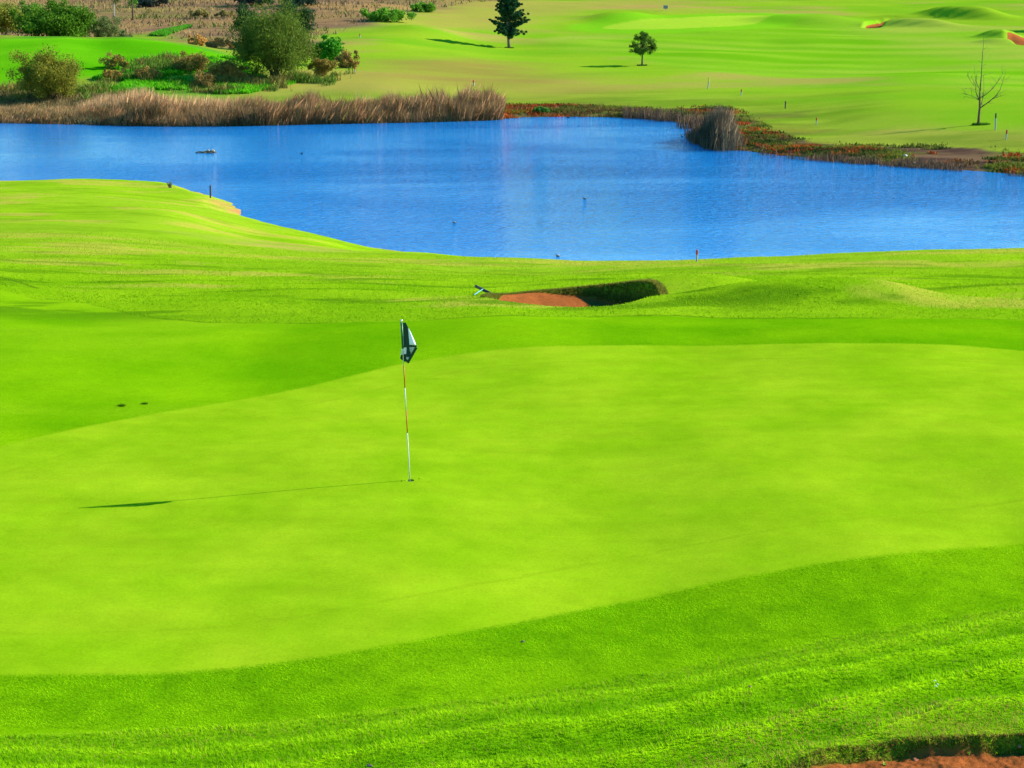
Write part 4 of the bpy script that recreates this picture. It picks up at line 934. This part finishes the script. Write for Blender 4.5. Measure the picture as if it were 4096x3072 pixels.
def low_growth():
    # red succulent growth
    P = shore_pts(70000, 1930, 4200, -.5, 14, 101); px = colx(P); s = -sdf(LAKE, P[:, 0], P[:, 1])
    k = fbm(P[:, 0], P[:, 1], 3.5, 3, 102) + np.interp(px, [1930, 2050, 2350, 2450, 2700, 2850, 2950, 3080, 3200, 3600, 4200], [.0, .55, .5, .1, .05, -.1, .3, .4, -.02, -.22, -.3]) > .15
    k = (sdf(BANK, P[:, 0], P[:, 1]) > rng.uniform(-.6, 1.5, len(P))) & (fbm(P[:, 0], P[:, 1], 2.5, 3, 102) + np.interp(px, [1930, 2050, 2350, 2450, 2700, 2850, 2950, 3080, 3200, 3450, 3600, 4200], [.3, 1.0, .8, .4, .2, .35, .4, .2, -.05, -.15, -.5, -.4]) > .2)
    k &= fbm(P[:, 0], P[:, 1], 1.3, 3, 143) + rng.uniform(-.6, .6, len(P)) > -.05
    P = P[k]; n = len(P); H = rng.uniform(.08, .34, n); 
    red = lerp((.26, .035, .010), (.46, .10, .018), rng.random(n)); red2 = lerp((.10, .055, .02), (.24, .12, .04), rng.random(n))
    q = smooth(-.1, .5, fbm(P[:, 0], P[:, 1], 6, 3, 103) + np.interp(colx(P), [2000, 2200, 2330, 2450, 2800, 2900, 3100, 4200], [0, -.4, -.1, .5, .4, -.1, 0, .1]))
    tag(blades('red_shore_plants', P, H, rng.uniform(.06, .14, n), rng.normal(0, .12, (n, 2)), red * (1 - q[:, None]) + red2 * q[:, None], M_DRY), 'rust red low plants along the far waterline', 'plants', kind='stuff')
    # mixed green weeds on the far bank
    P = shore_pts(110000, 1950, 4300, -.3, 22, 104); s = -sdf(LAKE, P[:, 0], P[:, 1]); n = len(P)
    k = fbm(P[:, 0] * .5, P[:, 1], 2.2, 5, 105) + rng.uniform(-.35, .35, len(P)) + np.interp(s, [0, 5, 8, 15], [.30, .1, -.25, -.7]) > .12
    k = (sdf(BANK, P[:, 0], P[:, 1]) > rng.uniform(-1.2, 1.5, len(P))) & (fbm(P[:, 0] * .5, P[:, 1], 2.2, 5, 105) + np.interp(colx(P), [1950, 2700, 3000, 3450, 3560, 3900, 4000, 4300], [.1, .0, .3, .3, -.35, -.3, .3, .3]) + rng.uniform(-.25, .25, len(P)) > .1)
    P = P[k]; n = len(P); H = rng.uniform(.05, .30, n)
    tag(blades('bank_weeds', P, H, rng.uniform(.06, .16, n), rng.normal(0, .10, (n, 2)), np.array([1., 1, 1]) * lerp((.022, .035, .010), (.13, .15, .018), np.clip(.5 + .6 * fbm(P[:, 0] * .6, P[:, 1], 2.5, 3, 119) + .5 * (rng.random(n) - .5), 0, 1)), M_BLADE), 'dark and mid green weeds tufting the far bank', 'weeds', kind='stuff')
    # greyish stems standing in the water
    P = shore_pts(9000, 2480, 4200, -1.6, .8, 106); k = fbm(P[:, 0], P[:, 1], 4, 3, 107) > .0; P = P[k]; P[:, 2] = np.maximum(P[:, 2], ZW - .1); n = len(P); H = rng.uniform(.3, 1.15, n) * np.interp(colx(P), [2480, 2790, 3200, 4200], [1.3, 1.4, .7, .5])
    tag(blades('water_stems', P, H, rng.uniform(.03, .06, n), H[:, None] * rng.normal(0, .12, (n, 2)), lerp((.07, .045, .035), (.2, .12, .07), rng.random(n)), M_DRY), 'thin brown stems standing in the shallows of the far shore', 'stems', kind='stuff')
    # weeds under the tee
    def region(poly, n, seed):
        r = np.random.default_rng(seed); W = np.array(poly); lo, hi = W.min(0), W.max(0); X = r.uniform(lo[0], hi[0], n); Y = r.uniform(lo[1], hi[1], n)
        k = sdf(poly, X, Y) > 0; X, Y = X[k], Y[k]; return np.column_stack([X, Y, terrain(X, Y)])
    pl = [hit(x, y, 150)[:2] for x, y in [(330,335),(560,235),(760,215),(980,240),(1010,300),(1180,335),(1000,375),(600,380),(340,385)]]
    P = region(pl, 70000, 111); k = fbm(P[:, 0], P[:, 1], 4, 4, 112) > -.15; P = P[k]; n = len(P)
    t = np.clip(.5 + .9 * fbm(P[:, 0], P[:, 1], 5, 3, 113), 0, 1)
    tag(blades('green_weeds', P, rng.uniform(.15, .6, n), rng.uniform(.1, .26, n), rng.normal(0, .2, (n, 2)), lerp((.03, .19, .008), (.13, .46, .01), t), M_BLADE), 'vivid green leafy weeds covering the slope below the tee', 'weeds', kind='stuff')
    P = region([hit(x, y, 150)[:2] for x, y in [(-100,330),(60,350),(330,350),(500,250),(780,230),(980,300),(1230,300),(1420,290),(1430,330),(1200,372),(700,395),(300,425),(-100,430)]], 120000, 181)
    k = (sdf([hit(x, y, 150)[:2] for x, y in [(-100,330),(60,350),(330,350),(500,250),(780,230),(980,300),(1230,300),(1400,295),(1400,320),(1200,372),(700,395),(300,425),(-100,430)]], P[:, 0], P[:, 1]) + 1.8 * fbm(P[:, 0], P[:, 1], 2.5, 3, 185) > rng.uniform(.3, 3.5, len(P))) & (fbm(P[:, 0] * .7, P[:, 1], 3.5, 4, 182) + rng.uniform(-.3, .3, len(P)) > .12); P = P[k]; n = len(P); H = rng.uniform(.3, 1.15, n) * (1 + .4 * fbm(P[:, 0], P[:, 1], 2, 2, 183))
    T = lerp((.07, .075, .015), (.26, .22, .05), rng.random(n)); g_ = fbm(P[:, 0], P[:, 1], 4, 3, 184) > .1; T[g_] = lerp((.05, .10, .01), (.15, .24, .03), rng.random(g_.sum()))
    tag(blades('olive_scrub', P, H, rng.uniform(.04, .11, n), H[:, None] * rng.normal(.05, .28, (n, 2)), T, M_DRY), 'olive and brown scrub between the reeds and the mown tee', 'scrub', kind='stuff')
    pl = [hit(x, y, 150)[:2] for x, y in [(600,145),(640,128),(740,106),(770,108),(700,132),(660,146)]]
    P = region(pl, 9000, 114); n = len(P)
    tag(blades('green_weed_patch', P, rng.uniform(.2, .6, n), rng.uniform(.15, .3, n), rng.normal(0, .2, (n, 2)), lerp((.04, .20, .01), (.12, .36, .02), rng.random(n)), M_BLADE), 'bright green streak of weeds on the dry hillside', 'weeds', kind='stuff')
    # dry hillside grass
    P = region(DRYP, 520000, 115); k = (P[:, 1] < 430) & (P[:, 1] > 236) & (np.abs(P[:, 0]) < P[:, 1] * .40); P = P[k]
    k = fbm(P[:, 0] * .7, P[:, 1], 3.0, 4, 116) > rng.uniform(-.3, .5, len(P)); P = P[k]; n = len(P); H = rng.uniform(.15, .9, n); t = np.clip(.5 + .8 * fbm(P[:, 0], P[:, 1], 8, 3, 117), 0, 1)
    T = lerp((.13, .085, .050), (.30, .20, .085), .5 * t + .5 * rng.random(n)); gk = fbm(P[:, 0], P[:, 1], 12, 3, 118) > .45; T[gk] = T[gk] * np.array((.75, 1.15, .5))
    tag(blades('dry_grass', P, H, rng.uniform(.12, .32, n), H[:, None] * rng.normal(0, .5, (n, 2)), T, M_DRY), 'dry brown and straw grass over the far hillside', 'grass', kind='stuff')
low_growth()

# ---- near rough: real blades
def near_grass():
    r = np.random.default_rng(121); N = 330000
    Y = r.uniform(10.8, 19.5, N); X = r.uniform(-.36, .36, N) * Y
    k = r.random(N) < (10.8 / Y) ** 1.2; X, Y = X[k], Y[k]
    z, d = terrain(X, Y, True)
    k = (d['sa'] < -.02 + .1 * fbm(X, Y, .4, 2, 130)) & (d['s0'] < .03); X, Y, z = X[k], Y[k], z[k]; s0 = d['s0'][k]; n = len(X)
    den = fbm(X, Y, .35, 3, 122)
    H = (.022 + .020 * r.random(n)) * (1 + .35 * den); lean = np.stack([-.012 + r.normal(0, .014, n), r.normal(0, .014, n)], 1)
    t = np.clip(.5 + .35 * den + .5 * (r.random(n) - .5), 0, 1)
    wv = d['sa'][k] + .25 * fbm(X, Y, 2.4, 2, 21) + .12 * np.sin(X * .6); ra = RA(d['sa'][k]); cr = (1 - np.abs(np.sin(wv * math.pi / .55)) ** .7) * ra + (1 - ra) * .12
    t = np.clip(.72 * cr + .30 * t, 0, 1)
    T = lerp((.105, .30, .001), (.37, .63, .005), t)
    tan = (r.random(n) < .04) | ((s0 > -.9) & (r.random(n) < .30)); T[tan] = lerp((.25, .20, .03), (.36, .28, .06), r.random(tan.sum()))
    o = blades('rough_grass', np.column_stack([X, Y, z - .004]), H, r.uniform(.004, .008, n), lean, T, M_BLADE)
    tag(o, 'long green rough grass in the foreground below the green', 'grass', kind='stuff')
    # short blades on the apron nearest the camera
    N = 360000; Y = r.uniform(13.2, 20.5, N); X = r.uniform(-.36, .36, N) * Y
    z, d = terrain(X, Y, True); k = (d['sa'] > -.12) & (d['sg'] < -.02 + r.normal(0, .03, N)); X, Y, z = X[k], Y[k], z[k]; n = len(X)
    t = np.clip(.5 + .5 * fbm(X, Y, .25, 3, 131) + .7 * (r.random(n) - .5), 0, 1)
    T = lerp((.11, .28, .001), (.34, .60, .003), t)
    tag(blades('apron_grass', np.column_stack([X, Y, z - .003]), r.uniform(.008, .018, n), r.uniform(.004, .007, n), np.stack([-.012 + r.normal(0, .008, n), r.normal(0, .008, n)], 1), T, M_BLADE), 'short mown grass of the apron in front of the green', 'grass', kind='stuff')
    # tattered turf at the bunker lips
    def lip(poly, n, lo, hi, hgt, wd, name, lab, hang):
        X, Y = [], []; P = np.array(poly); Q = np.roll(P, -1, 0); L = np.linalg.norm(Q - P, axis=1); i = r.choice(len(P), n, p=L / L.sum()); t = r.random(n); 
        if hang == .45:
            m_ = (P[i] + (Q - P)[i] * t[:, None])[:, 1] > 36.3; i, t = i[m_], t[m_]; n = len(i)
        e = (Q - P)[i] / (L[i][:, None] + 1e-9); nn = np.stack([-e[:, 1], e[:, 0]], 1); off = r.uniform(lo, hi, n)
        p = P[i] + (Q - P)[i] * t[:, None]
        s_ = sdf(poly, p[:, 0] + nn[:, 0] * .01, p[:, 1] + nn[:, 1] * .01); sg_ = np.where(s_ > 0, -1, 1)[:, None]   # outward
        q = p + nn * sg_ * off[:, None]; z = terrain(q[:, 0], q[:, 1])
        H = r.uniform(.4, 1.1, n) * hgt; ln = -nn * sg_ * (H * hang)[:, None] + r.normal(0, hgt * .25, (n, 2))
        T = lerp((.08, .14, .008), (.24, .25, .03), r.random(n)); b_ = r.random(n) < (.55 if hang > .46 else .25); T[b_] = lerp((.12, .06, .02), (.28, .17, .05), r.random(b_.sum()))
        tag(blades(name, np.column_stack([q, z - .01]), H, np.full(n, wd), ln, T, M_BLADE), lab, 'grass', kind='stuff')
    lip(B1, 26000, -.06, .30, .07, .014, 'lip_grass', 'ragged grass overhanging the rim of the middle bunker', .45)
    lip(B0, 20000, -.03, .10, .035, .006, 'lip_grass', 'ragged tan and green turf hanging over the foreground bunker lip', .5)
    # rough between green and crest
    N = 150000; Y = r.uniform(31, 66, N) ; X = r.uniform(-.36, .36, N) * Y; z, d = terrain(X, Y, True)
    k = (d['sa'] < -.01) & (d['s1'] < .02); X, Y, z = X[k], Y[k], z[k]; n = len(X); den = fbm(X, Y, .8, 3, 125)
    k = den > -5; X, Y, z, den = X[k], Y[k], z[k], den[k]; n = len(X)
    H = (.018 + .022 * r.random(n)) * (1 + .4 * den); t = np.clip(.5 + .3 * den + .6 * (r.random(n) - .5), 0, 1)
    yl = smooth(40, 60, Y)[:, None]
    T = lerp((.10, .26, .001), (.27, .44, .004), t) * (1 - yl) + lerp((.20, .33, .006), (.32, .43, .010), t) * yl
    tag(blades('rough_grass', np.column_stack([X, Y, z - .005]), H, r.uniform(.012, .02, n), r.normal(0, .02, (n, 2)), T, M_BLADE), 'mid-height rough between the green and the lake crest', 'grass', kind='stuff')
near_grass()

# ------------------------------------------------------------------ birds, debris and small things
M_DUCK = mat('brown feathers', (.07, .05, .04), .7, .3, 30); M_DUCKD = mat('black feathers', (.012, .012, .015), .6, .2, 30); M_BEAK = mat('beak', (.5, .42, .3), .5, .05)
M_PALE = mat('pale feathers', (.35, .30, .24), .7, .2, 30)
def duck(px, py, wpx, face, label, dark=False, z=None):
    x, y, zz = at_z(px, py, ZW); s = wpx / mscale(y, py) / .42
    T = thing('duck', label, 'duck', (x, y, zz), 'ducks on the lake'); T.scale = (s, s, s); T.rotation_euler = (0, 0, face)
    M = M_DUCKD if dark else M_DUCK
    # body, neck and head as one surface along a spine (head towards -x)
    bm = bmesh.new()
    pts = [(.24, 0, .13), (.19, 0, .085), (.10, 0, .06), (0, 0, .055), (-.09, 0, .06), (-.13, 0, .10), (-.145, 0, .15), (-.15, 0, .195), (-.165, 0, .222), (-.195, 0, .222), (-.21, 0, .215)]
    rad = [.008, .035, .075, .085, .07, .045, .030, .028, .036, .030, .012]
    tube(bm, pts, rad, 12); finish(bm, 'body', M, T)
    bm = bmesh.new(); tube(bm, [(-.20, 0, .214), (-.225, 0, .208), (-.25, 0, .204)], [.016, .014, .007], 8); finish(bm, 'beak', M_BEAK, T)
    for sy in (-1, 1):
        bm = bmesh.new(); tube(bm, [(-.06, .055 * sy, .09), (.02, .075 * sy, .095), (.11, .06 * sy, .10), (.2, .02 * sy, .125)], [.02, .042, .035, .006], 8); finish(bm, 'wing', M_PALE if not dark else M, T)
duck(2231, 1026, 19, 0.3, 'duck swimming right against the near grass crest')
duck(1817, 892, 16, 0.1, 'lone duck in open water straight above the flag')
duck(2338, 796, 16, -.2, 'duck in mid lake, above and right of the bunker')
duck(1207, 616, 13, 2.6, 'small dark waterbird right of the floating raft', True)
duck(2728, 546, 13, -.6, 'tiny duck close to the dark shoreline bush')
duck(2272, 471, 14, 0, 'dark waterbird tight against the red far shore', True)

def raft():
    x, y, z = at_z(825, 611, ZW); s = 1 / mscale(y, 611); r = np.random.default_rng(55)
    T = thing('debris_raft', 'floating raft of sticks and pale clods on the left of the lake', 'debris', (x, y, z))
    bm = bmesh.new()
    for k in range(38):
        a = Vector((r.uniform(-.9, .9) * 42 * s, r.uniform(-.5, .5), .02 + .08 * r.random())); th = r.normal() * .35; L = r.uniform(.3, 1.1) * (1 - abs(a.x) / (60 * s)); d = Vector((math.cos(th), math.sin(th), r.normal() * .05)) * L / 2
        tube(bm, [a - d, a + d], [.035, .02], 6)
    finish(bm, 'sticks', mat('drift sticks', (.17, .12, .07), .9, .35), T)
    for cx, cz, rr, nm in [(-4, 0, .16, 'clod'), (26, .08, .19, 'clod'), (28, -.05, .15, 'clod'), (8, .1, .15, 'clod')]:
        bm = bmesh.new(); bmesh.ops.create_icosphere(bm, subdivisions=3, radius=rr)
        for v in bm.verts: v.co = v.co * (1 + .18 * math.sin(v.co.x * 30 + cx) * math.cos(v.co.y * 25)); v.co.z *= .75; v.co += Vector((cx * s, -.1 * rr, .06 + cz))
        finish(bm, nm, mat('pale clod', (.24, .19, .14), .8, .3), T)
raft()
def stone(px, py, wpx, label, col=(.45, .38, .30), name='stone', cat='stone', group=None):
    x, y, z = hit(px, py); s = wpx / mscale(y, py) / 2; bm = bmesh.new(); bmesh.ops.create_icosphere(bm, subdivisions=3, radius=1)
    r = np.random.default_rng(int(px)); ph = r.uniform(0, 6, 3)
    for v in bm.verts:
        c = v.co.copy(); k = 1 + .16 * math.sin(c.x * 3 + ph[0]) + .12 * math.sin(c.y * 4 + ph[1]) + .1 * math.sin(c.z * 5 + ph[2]); v.co = Vector((c.x * s * k, c.y * s * .8 * k, c.z * s * .6 * k))
    o = finish(bm, name, mat('stone', col, .85, .3, 30)); o.location = (x, y, z + s * .25); tag(o, label, cat, group)
stone(3622, 628, 22, 'largest whitish stone on the dark muddy bank', (.42, .38, .34))
stone(3655, 652, 10, 'small pale stone at the water edge below the largest one', (.5, .42, .36))
stone(3285, 626, 8, 'tiny white stone at the waterline left of the muddy bank', (.6, .6, .6))
stone(3768, 657, 9, 'tan stone at the right-hand waterline', (.45, .33, .25))
stone(2999, 2750, 15, 'reddish brown clod lying in the foreground rough', (.12, .05, .03), 'clod', 'clod')
stone(1478, 3066, 22, 'dark lump at the very bottom of the lawn', (.10, .07, .08), 'clod', 'clod')
stone(3660, 3045, 26, 'reddish lump on the foreground bunker sand', (.30, .10, .035), 'sand_lump', 'lump')
stone(4075, 2998, 24, 'sand lump against the foreground bunker lip by the right edge', (.36, .14, .05), 'sand_lump', 'lump')
stone(2092, 2570, 16, 'small dark clod on the apron below the green', (.06, .08, .02), 'clod', 'clod')
def weed(px, py, hpx, wpx, label, cd, cl, n=60, cat='plant', name='weed_tuft', w=.004, spread=.5, lean=0):
    x, y, z = hit(px, py); s = 1 / mscale(y, py); H = hpx * s
    P = np.column_stack([rng.normal(0, wpx * s * .12, n), rng.normal(0, wpx * s * .12, n), np.full(n, -.01)]); h = rng.uniform(.5, 1.05, n) * H
    o = blades(name, P, h, np.full(n, w), np.stack([h * rng.normal(lean, spread, n), h * rng.normal(0, spread, n)], 1), lerp(cd, cl, rng.random(n)), M_BLADE)
    o.location = (x, y, z); tag(o, label, cat)
weed(681, 752, 30, 20, 'wispy grey tuft standing at the near lake edge', (.12, .12, .07), (.25, .25, .15), 60, w=.04, spread=.25)
weed(3876, 3018, 22, 12, 'small bright green sprout on the foreground bunker sand', (.10, .32, .02), (.2, .45, .05), 9, w=.006, spread=.3)
weed(3540, 3062, 26, 16, 'pale leafy sprout at the near end of the foreground bunker', (.25, .42, .05), (.4, .55, .12), 16, w=.009, spread=.4)
weed(2985, 3066, 40, 40, 'broad yellow-green sprout at the bottom edge of the rough', (.18, .38, .02), (.35, .55, .05), 26, w=.010, spread=.6)
weed(487, 1625, 12, 44, 'left dark tuft of coarse grass on the left apron', (.05, .14, .004), (.09, .20, .006), 110, w=.012, spread=.7)
weed(580, 1617, 10, 44, 'right dark tuft of coarse grass on the left apron', (.05, .14, .004), (.09, .20, .006), 100, w=.012, spread=.7)
def feather():
    x, y, z = hit(3742, 2760); T = None; bm = bmesh.new()
    for k, (dx, dz) in enumerate([(0, .03), (.012, .05), (-.012, .085)]):
        tube(bm, [(dx - .012, 0, dz), (dx + .006, .004, dz + .006), (dx + .016, 0, dz - .003)], [.002, .005, .0015], 6)
    o = finish(bm, 'feather', mat('feather', (.75, .78, .7), .7, .05)); o.location = (x, y, z); tag(o, 'tiny white feather caught in the right foreground rough', 'feather')
feather()
def far_box():
    x, y, z = hit(2662, 44); s = 1 / mscale(y, 40); T = thing('equipment_box', 'grey box on a short post at the top edge of the far fairway', 'box', (x, y, z))
    bm = bmesh.new(); box(bm, (0, 0, 15 * s), (16 * s, .5, 12 * s), .25, .03); finish(bm, 'case', mat('grey box', (.16, .18, .20), .6, .15), T, False)
    bm = bmesh.new(); tube(bm, [(0, 0, -.2), (0, 0, 10 * s)], [.05, .05], 8); finish(bm, 'post', M_GREY, T)
    bm = bmesh.new(); box(bm, (0, 0, 21.6 * s), (17.5 * s, .56, .06), .25, .01); finish(bm, 'lid', M_GREY, T, False)
far_box()
